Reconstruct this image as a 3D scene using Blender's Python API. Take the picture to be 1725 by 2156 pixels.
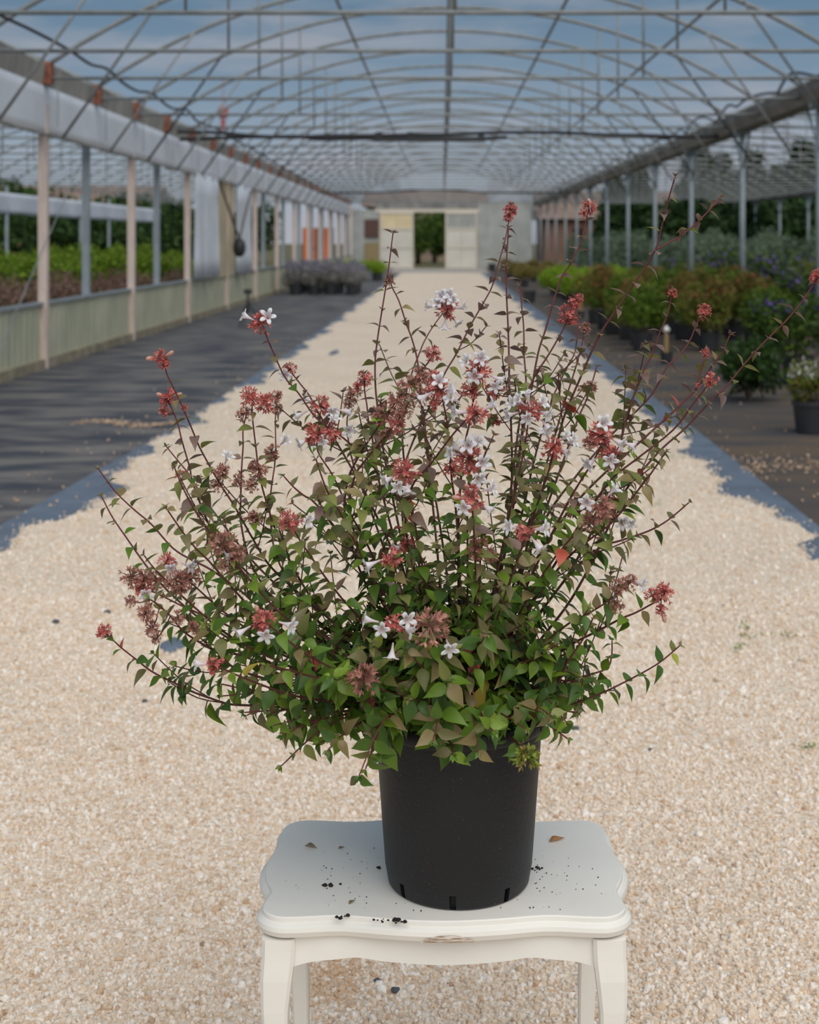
import bpy, bmesh, math, random
import numpy as np
from mathutils import Vector, Matrix

# ------------------------------------------------------------------ scene
for o in list(bpy.data.objects):
    bpy.data.objects.remove(o, do_unlink=True)
scene = bpy.context.scene
C = scene.collection
PI = math.pi
rnd = random.Random(7)

# camera: level, 50 mm lens with a vertical shift (verticals stay vertical)
CAMH, FPX, VX, VY = 1.29, 3000.0, 930.0, 507.0
cd = bpy.data.cameras.new('camera')
cam = bpy.data.objects.new('camera', cd); C.objects.link(cam)
cam.location = (0, 0, CAMH); cam.rotation_euler = (PI / 2, 0, 0)
cd.sensor_fit = 'VERTICAL'; cd.sensor_height = 36.0; cd.sensor_width = 36.0
cd.lens = FPX / 2156 * 36.0
cd.shift_x = (862.5 - VX) / 2156
cd.shift_y = (VY - 1078.0) / 2156
cd.clip_start = 0.05; cd.clip_end = 1000
cd.dof.use_dof = True; cd.dof.focus_distance = 1.84; cd.dof.aperture_fstop = 7.5
scene.camera = cam

# world: hazy blue-grey sky with thin clouds
world = bpy.data.worlds.new('sky'); scene.world = world; world.use_nodes = True
nt = world.node_tree; nt.nodes.clear()
def wn(t, **k):
    n = nt.nodes.new(t)
    for a, v in k.items(): setattr(n, a, v)
    return n
tc = wn('ShaderNodeTexCoord'); sep = wn('ShaderNodeSeparateXYZ')
nt.links.new(tc.outputs['Generated'], sep.inputs[0])
ramp = wn('ShaderNodeValToRGB')
els = ramp.color_ramp.elements
els[0].position = 0.0; els[0].color = (.40, .44, .49, 1)
els[1].position = 1.0; els[1].color = (.105, .185, .29, 1)
for p, c in ((.05, (.33, .39, .46, 1)), (.10, (.215, .30, .395, 1)), (.165, (.130, .220, .320, 1))):
    e = els.new(p); e.color = c
nt.links.new(sep.outputs['Z'], ramp.inputs[0])
mp = wn('ShaderNodeMapping'); mp.inputs['Scale'].default_value = (7, 7, 34)
nt.links.new(tc.outputs['Generated'], mp.inputs[0])
nz = wn('ShaderNodeTexNoise'); nz.inputs['Scale'].default_value = 1.0; nz.inputs['Detail'].default_value = 5
nt.links.new(mp.outputs[0], nz.inputs['Vector'])
mr = wn('ShaderNodeMapRange'); mr.inputs['From Min'].default_value = .46; mr.inputs['From Max'].default_value = .72
mr.inputs['To Max'].default_value = .75
nt.links.new(nz.outputs['Fac'], mr.inputs['Value'])
mx = wn('ShaderNodeMix', data_type='RGBA')
nt.links.new(mr.outputs[0], mx.inputs['Factor']); nt.links.new(ramp.outputs[0], mx.inputs['A'])
mx.inputs['B'].default_value = (.40, .40, .44, 1)
bg = wn('ShaderNodeBackground'); bg.inputs['Strength'].default_value = 1.0
nt.links.new(mx.outputs['Result'], bg.inputs['Color'])
wo = wn('ShaderNodeOutputWorld'); nt.links.new(bg.outputs[0], wo.inputs[0])

# sun through thin cloud: very soft
sd = bpy.data.lights.new('sun_offscreen', 'SUN'); sd.energy = 2.85; sd.angle = math.radians(70); sd.color = (1.0, .965, .92)
so = bpy.data.objects.new('sun_offscreen', sd); C.objects.link(so); so.location = (3, -4, 9)
so.rotation_euler = Vector((-.22, .78, -1)).to_track_quat('-Z', 'Y').to_euler()

scene.view_settings.view_transform = 'Standard'; scene.view_settings.look = 'None'
scene.view_settings.gamma = 1; scene.view_settings.use_curve_mapping = False
scene.view_settings.exposure = 0.0

# ------------------------------------------------------------------ helpers
def W(px, py, d):                       # photo pixel + distance -> point
    return Vector(((px - VX) * d / FPX, d, CAMH - (py - VY) * d / FPX))
def ground_y(py): return CAMH * FPX / (py - VY)
def lin(r, g, b):
    f = lambda c: (c / 255 / 12.92) if c / 255 <= .04045 else ((c / 255 + .055) / 1.055) ** 2.4
    return (f(r), f(g), f(b), 1)

def mat(name, col, rough=.6, var=0.0, vscale=20, bump=0.0, bscale=60, metal=0.0, col2=None, spec=.5, stretch=None):
    m = bpy.data.materials.new(name); m.use_nodes = True
    t = m.node_tree; b = t.nodes['Principled BSDF']
    b.inputs['Base Color'].default_value = col
    b.inputs['Roughness'].default_value = rough; b.inputs['Metallic'].default_value = metal
    b.inputs['Specular IOR Level'].default_value = spec
    co = t.nodes.new('ShaderNodeTexCoord'); src = co.outputs['Object']
    if stretch:
        mpn = t.nodes.new('ShaderNodeMapping'); mpn.inputs['Scale'].default_value = stretch
        t.links.new(src, mpn.inputs[0]); src = mpn.outputs[0]
    if var or col2:
        n = t.nodes.new('ShaderNodeTexNoise'); n.inputs['Scale'].default_value = vscale; n.inputs['Detail'].default_value = 6
        t.links.new(src, n.inputs['Vector'])
        r = t.nodes.new('ShaderNodeValToRGB')
        c2 = col2 or tuple(c * (1 - var) for c in col[:3]) + (1,)
        r.color_ramp.elements[0].position = .38; r.color_ramp.elements[1].position = .64
        r.color_ramp.elements[0].color = c2; r.color_ramp.elements[1].color = col
        t.links.new(n.outputs['Fac'], r.inputs[0]); t.links.new(r.outputs[0], b.inputs['Base Color'])
    if bump:
        n2 = t.nodes.new('ShaderNodeTexNoise'); n2.inputs['Scale'].default_value = bscale; n2.inputs['Detail'].default_value = 4
        t.links.new(src, n2.inputs['Vector'])
        bp = t.nodes.new('ShaderNodeBump'); bp.inputs['Strength'].default_value = bump; bp.inputs['Distance'].default_value = .01
        t.links.new(n2.outputs['Fac'], bp.inputs['Height']); t.links.new(bp.outputs[0], b.inputs['Normal'])
    return m

def tint_mat(name, source='attr', rough=.5, trans=.25, spec=.35):
    """leaf / petal material; colour comes from the mesh's own tint or the object's colour"""
    m = bpy.data.materials.new(name); m.use_nodes = True
    t = m.node_tree; b = t.nodes['Principled BSDF']; out = t.nodes['Material Output']
    if source == 'attr':
        a = t.nodes.new('ShaderNodeAttribute'); a.attribute_name = 'tint'; colr = a.outputs['Color']
    else:
        a = t.nodes.new('ShaderNodeObjectInfo'); colr = a.outputs['Color']
    co = t.nodes.new('ShaderNodeTexCoord'); n = t.nodes.new('ShaderNodeTexNoise')
    n.inputs['Scale'].default_value = 90; t.links.new(co.outputs['Object'], n.inputs['Vector'])
    mr = t.nodes.new('ShaderNodeMapRange'); mr.inputs['To Min'].default_value = .72; mr.inputs['To Max'].default_value = 1.25
    t.links.new(n.outputs['Fac'], mr.inputs['Value'])
    mu = t.nodes.new('ShaderNodeVectorMath'); mu.operation = 'SCALE'
    t.links.new(colr, mu.inputs[0]); t.links.new(mr.outputs[0], mu.inputs['Scale'])
    t.links.new(mu.outputs[0], b.inputs['Base Color'])
    b.inputs['Roughness'].default_value = rough; b.inputs['Specular IOR Level'].default_value = spec
    if trans:
        tr = t.nodes.new('ShaderNodeBsdfTranslucent'); t.links.new(mu.outputs[0], tr.inputs['Color'])
        ms = t.nodes.new('ShaderNodeMixShader'); ms.inputs[0].default_value = trans
        t.links.new(b.outputs[0], ms.inputs[1]); t.links.new(tr.outputs[0], ms.inputs[2])
        t.links.new(ms.outputs[0], out.inputs['Surface'])
    return m

class MB:
    """collects shapes for ONE mesh"""
    def __init__(s): s.v = []; s.f = []; s.c = []
    def add(s, vs, fs, col=None):
        k = len(s.v); s.v += [tuple(v) for v in vs]; s.f += [tuple(i + k for i in f) for f in fs]
        s.c += [col or (1, 1, 1)] * len(vs)
        return s
    def box(s, a, b):
        x0, y0, z0 = a; x1, y1, z1 = b
        return s.add([(x0, y0, z0), (x1, y0, z0), (x1, y1, z0), (x0, y1, z0), (x0, y0, z1), (x1, y0, z1), (x1, y1, z1), (x0, y1, z1)],
                     [(0, 3, 2, 1), (4, 5, 6, 7), (0, 1, 5, 4), (1, 2, 6, 5), (2, 3, 7, 6), (3, 0, 4, 7)])
    def tube(s, pts, r, n=6, cap=True, col=None):
        pts = [Vector(p) for p in pts]; L = len(pts)
        rs = r if isinstance(r, (list, tuple)) else [r] * L
        vs, fs = [], []; u = None
        for i, p in enumerate(pts):
            t = (pts[min(i + 1, L - 1)] - pts[max(i - 1, 0)])
            t = t.normalized() if t.length > 1e-9 else Vector((0, 0, 1))
            if u is None:
                u = t.orthogonal().normalized()
            else:
                u = (u - t * u.dot(t)); u = u.normalized() if u.length > 1e-6 else t.orthogonal().normalized()
            w = t.cross(u)
            for k in range(n):
                a = 2 * PI * k / n
                vs.append(p + (u * math.cos(a) + w * math.sin(a)) * rs[i])
        for i in range(L - 1):
            for k in range(n):
                a, b = i * n + k, i * n + (k + 1) % n
                fs.append((a, b, b + n, a + n))
        if cap:
            fs.append(tuple(range(n - 1, -1, -1))); fs.append(tuple((L - 1) * n + k for k in range(n)))
        return s.add(vs, fs, col)
    def lathe(s, prof, n=32, c=(0, 0), col=None, cap=(False, False)):
        vs = [(c[0] + r * math.cos(2 * PI * k / n), c[1] + r * math.sin(2 * PI * k / n), z) for r, z in prof for k in range(n)]
        fs = []
        for i in range(len(prof) - 1):
            for k in range(n):
                a, b = i * n + k, i * n + (k + 1) % n
                fs.append((a, b, b + n, a + n))
        if cap[0]: fs.append(tuple(range(n - 1, -1, -1)))
        if cap[1]: fs.append(tuple((len(prof) - 1) * n + k for k in range(n)))
        return s.add(vs, fs, col)
    def mesh(s, name, m, smooth=False, tint=False):
        me = bpy.data.meshes.new(name); me.from_pydata(s.v, [], s.f)
        if m: me.materials.append(m)
        if smooth: me.polygons.foreach_set('use_smooth', [True] * len(me.polygons))
        if tint:
            a = me.color_attributes.new('tint', 'FLOAT_COLOR', 'POINT')
            a.data.foreach_set('color', np.array([tuple(c) + (1,) for c in s.c], dtype=np.float32).ravel())
        me.update(); return me
    def build(s, name, m, parent=None, smooth=False, tint=False, loc=None):
        return obj(name, s.mesh(name, m, smooth, tint), parent, loc)

def obj(name, me, parent=None, loc=None):
    o = bpy.data.objects.new(name, me); C.objects.link(o)
    if parent: o.parent = parent
    if loc is not None: o.location = loc
    return o
def tag(o, label=None, cat=None, group=None, kind=None):
    if label: o['label'] = label
    if cat: o['category'] = cat
    if group: o['group'] = group
    if kind: o['kind'] = kind
    return o
def thing(name, label, cat, loc=(0, 0, 0), group=None):
    o = bpy.data.objects.new(name, None); C.objects.link(o); o.location = loc; o.empty_display_size = .1
    return tag(o, label, cat, group)
def copy_tree(o, parent=None):
    c = o.copy(); C.objects.link(c); c.parent = parent
    for ch in list(o.children): copy_tree(ch, c)
    return c

def leaf_cloud(name, pos, size, cols, m, seed=0, up=.4, aspect=.5):
    """many two-triangle leaves in one mesh; pos Nx3, cols Nx3"""
    rg = np.random.default_rng(seed); n = len(pos)
    ax = rg.normal(size=(n, 3)); ax[:, 2] += up; ax /= np.linalg.norm(ax, axis=1)[:, None]
    o = rg.normal(size=(n, 3)); sd_ = np.cross(ax, o); sd_ /= np.linalg.norm(sd_, axis=1)[:, None]
    nn = np.cross(ax, sd_)
    L = (size * rg.uniform(.7, 1.3, n))[:, None]
    v = np.stack([pos, pos + ax * L * .5 + sd_ * L * aspect * .5 + nn * L * .1,
                  pos + ax * L, pos + ax * L * .5 - sd_ * L * aspect * .5 + nn * L * .1], 1).reshape(-1, 3)
    me = bpy.data.meshes.new(name)
    me.vertices.add(4 * n); me.vertices.foreach_set('co', v.astype(np.float32).ravel())
    me.loops.add(4 * n); me.loops.foreach_set('vertex_index', np.arange(4 * n, dtype=np.int32))
    me.polygons.add(n); me.polygons.foreach_set('loop_start', np.arange(0, 4 * n, 4, dtype=np.int32))
    me.polygons.foreach_set('loop_total', np.full(n, 4, dtype=np.int32))
    a = me.color_attributes.new('tint', 'FLOAT_COLOR', 'POINT')
    cc = np.ones((4 * n, 4), dtype=np.float32); cc[:, :3] = np.repeat(cols, 4, axis=0)
    a.data.foreach_set('color', cc.ravel())
    me.materials.append(m); me.update(calc_edges=True); me.validate()
    return me

M = {}
M['steel'] = mat('galvanised_steel', lin(138, 142, 141), .55, var=.25, vscale=6, spec=.4)
M['post_steel'] = mat('post_steel', lin(150, 160, 165), .5, var=.2, vscale=5)
M['gutter'] = mat('gutter_steel', lin(134, 132, 128), .6, var=.45, vscale=3, stretch=(1, 1, .3))
M['wood'] = mat('pale_wood', lin(222, 202, 190), .75, var=.2, vscale=8, stretch=(4, 4, .6))
M['plastic'] = mat('white_plastic_sheet', lin(225, 230, 238), .45, var=.10, vscale=1.5, bump=.3, bscale=3)
M['panel'] = mat('corrugated_panel', lin(196, 194, 168), .5, var=.18, vscale=2.2, stretch=(1, 1, .5), col2=lin(172, 174, 148))
M['kick'] = mat('concrete_kerb', lin(168, 155, 130), .9, var=.35, vscale=6)
M['rust'] = mat('rusty_bracket', lin(150, 90, 68), .8, var=.45, vscale=14)
M['black'] = mat('black_plastic', lin(44, 45, 48), .55)
M['hose'] = mat('black_hose', lin(36, 37, 40), .7)
M['cloth'] = mat('ground_cloth', lin(116, 112, 108), .9, vscale=1.6, col2=lin(66, 69, 76), bump=.25, bscale=14, stretch=(1, 2.4, 1), spec=.2)
M['cloth_brown'] = mat('ground_cloth_dirty', lin(100, 86, 72), .9, vscale=1.1, col2=lin(72, 71, 72), bump=.25, bscale=14, stretch=(1, 2.0, 1), spec=.2)
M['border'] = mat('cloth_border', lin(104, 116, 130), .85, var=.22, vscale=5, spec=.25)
M['earth'] = mat('earth', lin(92, 96, 66), .95, vscale=.3, col2=lin(112, 100, 80), spec=.1)
M['leafbg'] = tint_mat('bush_leaf', 'attr', .6, .2, .2)
M['bark'] = mat('bark', lin(82, 68, 56), .9, var=.4, vscale=12)

# ------------------------------------------------------------------ ground
fl = MB(); fl.add([(-300, -20, -.04), (300, -20, -.04), (300, 600, -.04), (-300, 600, -.04)], [(0, 1, 2, 3)])
tag(fl.build('floor', M['earth']), kind='structure', label='bare earth ground beyond the greenhouse')

def strip(xl, xr, y0, y1, z, dy=.5):
    b = MB(); n = int((y1 - y0) / dy); vs = []; fs = []
    for i in range(n + 1):
        y = y0 + (y1 - y0) * i / n
        l = xl(y) if callable(xl) else xl; r = xr(y) if callable(xr) else xr
        vs += [(l, y, z), (r, y, z)]
    for i in range(n): fs.append((2 * i, 2 * i + 1, 2 * i + 3, 2 * i + 2))
    return b.add(vs, fs)
def pw(pts):
    ys = [p[0] for p in pts]; xs = [p[1] for p in pts]
    return lambda y: float(np.interp(y, ys, xs))
outL = pw([(0, -2.14), (6.5, -2.02), (9.8, -1.87), (17, -1.78), (60, -1.70)])
outR = pw([(0, 1.68), (6.5, 1.72), (9.5, 1.75), (19, 1.80), (60, 1.85)])
tag(strip(-12.6, lambda y: outL(y) + .02, -2, 66.8, -.018, 1.0).build('ground_cloth', M['cloth']), kind='structure', label='dark ground cloth beside the panel wall')
tag(strip(lambda y: outR(y) - .02, 12.8, -2, 66.8, -.018, 1.0).build('ground_cloth', M['cloth_brown']), kind='structure', label='brownish ground cloth under the potted shrubs')
tag(strip(outL, -1.2, -2, 57.5, -.010).build('cloth_border', M['border']), kind='structure', label='bluish grey cloth border along the gravel')
tag(strip(1.1, outR, -2, 57.5, -.010).build('cloth_border', M['border']), kind='structure', label='bluish grey cloth border beside the shrubs')
tag(strip(-2.2, 2.0, 57.3, 66.8, -.006).build('concrete_apron', mat('concrete', lin(168, 160, 150), .9, var=.15, vscale=2)), kind='structure', label='grey concrete apron before the sliding doors')

# gravel edge: ragged
def wob(y, k):
    return (.055 * math.sin(y * 1.9 + k) + .05 * math.sin(y * 4.3 + 2 * k) + .035 * math.sin(y * 9.1 + 3 * k) + .02 * math.sin(y * 21 + k))
gravL0 = pw([(0, -1.85), (5, -1.86), (6.0, -1.88), (7.5, -1.72), (9.7, -1.84), (13, -1.71), (21, -1.66), (57, -1.62)])
gravL = lambda y: max(gravL0(y) + wob(y, 1.0), outL(y) + .02)
gravR = lambda y: min(1.53 + wob(y, 2.3) + .02 * min(y / 20, 2), outR(y) - .02)

def gravel_mat():
    m = bpy.data.materials.new('gravel_ground'); m.use_nodes = True
    t = m.node_tree; b = t.nodes['Principled BSDF']; b.inputs['Roughness'].default_value = .9
    b.inputs['Specular IOR Level'].default_value = .2
    co = t.nodes.new('ShaderNodeTexCoord')
    v = t.nodes.new('ShaderNodeTexVoronoi'); v.inputs['Scale'].default_value = 115
    t.links.new(co.outputs['Object'], v.inputs['Vector'])
    sp = t.nodes.new('ShaderNodeSeparateColor'); t.links.new(v.outputs['Color'], sp.inputs[0])
    r = t.nodes.new('ShaderNodeValToRGB'); e = r.color_ramp.elements
    e[0].color = lin(194, 166, 138); e[1].color = lin(233, 223, 210)
    for p, c in ((.25, lin(211, 190, 165)), (.6, lin(221, 204, 181))): q = e.new(p); q.color = c
    t.links.new(sp.outputs[0], r.inputs[0])
    n = t.nodes.new('ShaderNodeTexNoise'); n.inputs['Scale'].default_value = 1.3; n.inputs['Detail'].default_value = 6
    t.links.new(co.outputs['Object'], n.inputs['Vector'])
    mr = t.nodes.new('ShaderNodeMapRange'); mr.inputs['To Min'].default_value = .84; mr.inputs['To Max'].default_value = 1.12
    t.links.new(n.outputs['Fac'], mr.inputs['Value'])
    mu = t.nodes.new('ShaderNodeVectorMath'); mu.operation = 'SCALE'
    t.links.new(r.outputs[0], mu.inputs[0]); t.links.new(mr.outputs[0], mu.inputs['Scale'])
    t.links.new(mu.outputs[0], b.inputs['Base Color'])
    bp = t.nodes.new('ShaderNodeBump'); bp.inputs['Strength'].default_value = .35; bp.inputs['Distance'].default_value = .006
    bp.invert = True
    t.links.new(v.outputs['Distance'], bp.inputs['Height']); t.links.new(bp.outputs[0], b.inputs['Normal'])
    return m
b = MB(); vs, fs = [], []
ny = 1150
for i in range(ny + 1):
    y = -1.5 + (58.8) * (i / ny) ** 1.25
    l, r = gravL(y), gravR(y)
    vs += [(l, y, -.008), (l + .05, y, 0), (r - .05, y, 0), (r, y, -.008)]
for i in range(ny):
    for k in range(3): fs.append((4 * i + k, 4 * i + k + 1, 4 * i + k + 5, 4 * i + k + 4))
b.add(vs, fs)
tag(b.build('gravel_path', gravel_mat()), kind='structure', label='pale cream gravel path down the greenhouse')

# loose gravel: real stones near the viewer (uncountable)
def stone_mat():
    m = bpy.data.materials.new('gravel_stone'); m.use_nodes = True
    t = m.node_tree; b = t.nodes['Principled BSDF']; b.inputs['Roughness'].default_value = .85
    b.inputs['Specular IOR Level'].default_value = .25
    a = t.nodes.new('ShaderNodeAttribute'); a.attribute_type = 'INSTANCER'; a.attribute_name = 'tone'
    r = t.nodes.new('ShaderNodeValToRGB'); e = r.color_ramp.elements
    e[0].color = lin(150, 128, 108); e[1].color = lin(240, 234, 226)
    for p, c in ((.06, lin(200, 168, 136)), (.22, lin(212, 188, 162)), (.5, lin(221, 203, 182)), (.8, lin(233, 222, 208))):
        q = e.new(p); q.color = c
    t.links.new(a.outputs['Fac'], r.inputs[0]); t.links.new(r.outputs[0], b.inputs['Base Color'])
    return m
def scatter(name, pos, size, tone, label):
    rg = np.random.default_rng(5); n = len(pos)
    me = bpy.data.meshes.new(name); me.vertices.add(n); me.vertices.foreach_set('co', pos.astype(np.float32).ravel())
    for an, arr in (('turn', rg.uniform(0, 6.28, (n, 3))), ('sizes', size[:, None] * rg.uniform(.55, 1.15, (n, 3)) * np.array([1, 1, .8]))):
        at = me.attributes.new(an, 'FLOAT_VECTOR', 'POINT'); at.data.foreach_set('vector', arr.astype(np.float32).ravel())
    at = me.attributes.new('tone', 'FLOAT', 'POINT'); at.data.foreach_set('value', tone.astype(np.float32))
    sm = stone_mat(); me.materials.append(sm)
    o = obj(name, me); tag(o, label, 'gravel', kind='stuff')
    g = bpy.data.node_groups.new('stones', 'GeometryNodeTree')
    g.interface.new_socket('Geometry', in_out='INPUT', socket_type='NodeSocketGeometry')
    g.interface.new_socket('Geometry', in_out='OUTPUT', socket_type='NodeSocketGeometry')
    N = g.nodes; Lk = g.links
    gi = N.new('NodeGroupInput'); go = N.new('NodeGroupOutput')
    ico = N.new('GeometryNodeMeshIcoSphere'); ico.inputs['Radius'].default_value = .5; ico.inputs['Subdivisions'].default_value = 2
    ns = N.new('ShaderNodeTexNoise'); ns.inputs['Scale'].default_value = 2.6
    sb = N.new('ShaderNodeVectorMath'); sb.operation = 'SUBTRACT'; sb.inputs[1].default_value = (.5, .5, .5)
    sc = N.new('ShaderNodeVectorMath'); sc.operation = 'SCALE'; sc.inputs['Scale'].default_value = .75
    Lk.new(ns.outputs['Color'], sb.inputs[0]); Lk.new(sb.outputs[0], sc.inputs[0])
    sp = N.new('GeometryNodeSetPosition'); Lk.new(ico.outputs['Mesh'], sp.inputs['Geometry']); Lk.new(sc.outputs[0], sp.inputs['Offset'])
    sm_ = N.new('GeometryNodeSetMaterial'); sm_.inputs['Material'].default_value = sm; Lk.new(sp.outputs[0], sm_.inputs[0])
    iop = N.new('GeometryNodeInstanceOnPoints'); Lk.new(gi.outputs[0], iop.inputs['Points']); Lk.new(sm_.outputs[0], iop.inputs['Instance'])
    for an, sk in (('turn', 'Rotation'), ('sizes', 'Scale')):
        na = N.new('GeometryNodeInputNamedAttribute'); na.data_type = 'FLOAT_VECTOR'; na.inputs['Name'].default_value = an
        if sk == 'Rotation':
            er = N.new('FunctionNodeEulerToRotation'); Lk.new(na.outputs[0], er.inputs[0]); Lk.new(er.outputs[0], iop.inputs[sk])
        else: Lk.new(na.outputs[0], iop.inputs[sk])
    Lk.new(iop.outputs[0], go.inputs[0])
    md = o.modifiers.new('stones', 'NODES'); md.node_group = g
    return o
rg = np.random.default_rng(3)
P_, S_ = [], []
for y0, y1, dens, sz in ((1.9, 2.7, 18500, .0082), (2.7, 3.6, 14500, .0082), (3.6, 5.2, 8000, .0086), (5.2, 8.5, 2600, .0095), (8.5, 13, 500, .011)):
    xl, xr = -(.335 * y1 + 1.0), (.29 * y1 + 1.0)
    xl, xr = max(xl, -2.0), min(xr, 1.75)
    n = int((xr - xl) * (y1 - y0) * dens)
    x = rg.uniform(xl, xr, n); y = rg.uniform(y0, y1, n)
    edge = rg.uniform(-.06, .05, n)
    L_ = np.array([gravL(v) for v in y]); R_ = np.array([gravR(v) for v in y])
    k = (x > L_ + edge) & (x < R_ - edge)
    x, y = x[k], y[k]
    s = sz * np.exp(rg.normal(0, .32, len(x)))
    P_.append(np.stack([x, y, s * .18 - .001 + (np.minimum(x - gravL0(5) + .0, 0)) * 0], 1)); S_.append(s)
P_ = np.concatenate(P_); S_ = np.concatenate(S_)
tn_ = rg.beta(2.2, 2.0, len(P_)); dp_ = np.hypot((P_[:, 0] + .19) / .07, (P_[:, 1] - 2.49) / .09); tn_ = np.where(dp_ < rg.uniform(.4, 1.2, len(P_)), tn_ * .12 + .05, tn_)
scatter('loose_gravel', P_, S_, tn_, 'loose cream gravel stones covering the path')
# stray stones spilled over the cloths
SX, SY = [], []
for _ in range(420):
    y = rnd.uniform(5, 20)
    if rnd.random() < .5: SX.append(outL(y) + .15 - abs(rnd.gauss(0, .3))); SY.append(y)
    else: SX.append(outR(y) - .15 + abs(rnd.gauss(0, .45))); SY.append(y)
for _ in range(330):
    t = rnd.random(); SX.append(-2.62 + .75 * t); SY.append(10.15 + .12 * math.sin(t * 7) + rnd.gauss(0, .07))
for _ in range(260):
    SX.append(rnd.uniform(1.7, 2.6)); SY.append(8.2 + rnd.gauss(0, .22))
SP = np.array([SX, SY, [-.008] * len(SX)]).T
scatter('spilled_gravel', SP, np.random.default_rng(9).uniform(.007, .018, len(SX)), np.random.default_rng(8).beta(1, 5, len(SX)) * .5, 'stray gravel stones spilled over the dark ground cloth')

# ------------------------------------------------------------------ greenhouse frame
XC, HWID, SPR, RISE = .10, 4.15, 3.04, 1.30
RA = (HWID ** 2 + RISE ** 2) / (2 * RISE)
def arch_h(x): return SPR + RISE - (RA - math.sqrt(RA * RA - x * x))
BAY = 2.08; Y0 = 10.3 - 2 * BAY; NT = 28
def truss(label, group, main=True):
    t = thing('roof_truss', label, 'roof truss', group=group)
    MB().tube([(x, 0, arch_h(x)) for x in np.linspace(-HWID, HWID, 25)], .024, 6).build('arch_tube', M['steel'], t, True)
    MB().tube([(-HWID, 0, 2.94), (HWID, 0, 2.94)], .018, 6).build('tie_bar', M['steel'], t, True)
    for x in (-1.95, 0, 1.95):
        MB().tube([(x, 0, 2.94), (x, 0, arch_h(x))], .012, 5).build('hanger', M['steel'], t, True)
    if main:
        MB().box((-HWID + .02, -.05, SPR - .16), (-HWID + .10, .05, SPR + .06)).build('bracket', M['rust'], t)
        MB().tube([(-HWID + .14, .05, 2.45), (-HWID + .14, .05, 3.0)], .006, 4).build('stay_rod', M['steel'], t)
    return t
t0 = truss('galvanised steel roof truss with tie bar over the gravel path', 'roof trusses over the gravel path')
mains = []
for i in range(NT):
    t = t0 if i == 0 else copy_tree(t0)
    t.location = (XC, Y0 + BAY * i, 0); mains.append(t)
    if i % 2: t['label'] = 'galvanised roof truss without knee braces over the gravel path'; t['group'] = 'plain roof trusses over the gravel path'
    else: t['label'] = 'galvanised roof truss with slanting knee braces over the gravel path'; t['group'] = 'braced roof trusses over the gravel path'
    if i % 2 == 0:      # every second truss carries knee braces
        for s in (-1, 1):
            MB().tube([(s * (HWID - .22), -.06, 2.33), (s * 2.95, -.06, arch_h(2.95))], .015, 5).build('knee_brace', M['steel'], t, True)
tl = truss('galvanised roof truss of the planted bay beyond the white valance', 'roof trusses beyond the white valance', False)
tr = truss('galvanised roof truss of the planted bay beyond the steel posts', 'roof trusses beyond the steel posts', False)
for i in range(3, NT):
    a = tl if i == 3 else copy_tree(tl); a.location = (XC - 2 * HWID - .1, Y0 + BAY * i, 0)
    a = tr if i == 3 else copy_tree(tr); a.location = (XC + 2 * HWID + .1, Y0 + BAY * i, 0)
YE = Y0 + BAY * (NT - 1) + .3
for x, lb in ((0, 'ridge purlin pipe running along the crown of the arches'), (-1.36, 'slim purlin pipe on the arches toward the white valance'), (1.40, 'slim purlin pipe on the arches toward the steel posts'),
              (2.75, 'purlin pipe low on the arches above the steel posts')):
    r = .028 if x == 0 else .020
    o = MB().tube([(0, Y0 - .3, 0), (0, YE, 0)], r, 6).build('roof_purlin', M['steel'], None, True, loc=(XC + x, 0, arch_h(x) - .03))
    tag(o, lb, 'purlin', 'roof purlins')
for s, lb in ((-1, 'ridge purlin pipe of the bay beyond the white valance'), (1, 'ridge purlin pipe of the bay beyond the steel posts')):
    o = MB().tube([(0, Y0 + 5, 0), (0, YE, 0)], .026, 6).build('roof_purlin', M['steel'], None, True, loc=(XC + s * (2 * HWID + .1), 0, SPR + RISE - .03))
    tag(o, lb, 'purlin', 'roof purlins')

# gutters
def gutter(x, label, m, half=.17):
    b = MB(); pr = [(-half, 3.08), (-half * .95, 2.98), (-half * .6, 2.86), (half * .6, 2.86), (half * .95, 2.98), (half, 3.08), (half - .012, 3.08), (half * .55, 2.875), (-half * .55, 2.875), (-half + .012, 3.08)]
    n = 30; vs = []; fs = []
    for i in range(n + 1):
        y = Y0 - .5 + (YE - Y0 + 1) * i / n
        vs += [(px, y, pz) for px, pz in pr]
    k = len(pr)
    for i in range(n):
        for j in range(k):
            fs.append((i * k + j, i * k + (j + 1) % k, (i + 1) * k + (j + 1) % k, (i + 1) * k + j))
    b.add(vs, fs)
    o = b.build('rain_gutter', m, loc=(x, 0, 0)); return tag(o, label, 'gutter')
XL, XR = XC - HWID - .05, XC + HWID + .05
gutter(XL - .17, 'weathered grey rain gutter above the white plastic valance', M['gutter'])
gutter(XR, 'dark rain gutter carried on the steel posts by the shrubs', M['gutter'])
gutter(XC + 3 * HWID + .2, 'distant rain gutter at the far side of the shrub bay', M['gutter'])
# gutter fascia (stained board facing the path)
b = MB(); vs = []; fs = []
for i in range(61):
    y = Y0 - .5 + (YE - Y0) * i / 60
    vs += [(XL + .10, y, 3.07), (XL + .06, y, 2.84), (XL + .04, y, 3.07), (XL + .02, y, 2.84)]
for i in range(60):
    a = 4 * i; fs += [(a, a + 1, a + 5, a + 4), (a + 2, a + 6, a + 7, a + 3), (a, a + 4, a + 6, a + 2), (a + 1, a + 3, a + 7, a + 5)]
b.add(vs, fs); tag(b.build('gutter_fascia', mat('fascia_grey', lin(168, 166, 160), .7, var=.4, vscale=2.5, stretch=(1, 1, .25))), 'stained grey fascia board running along the gutter', 'fascia')

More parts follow.
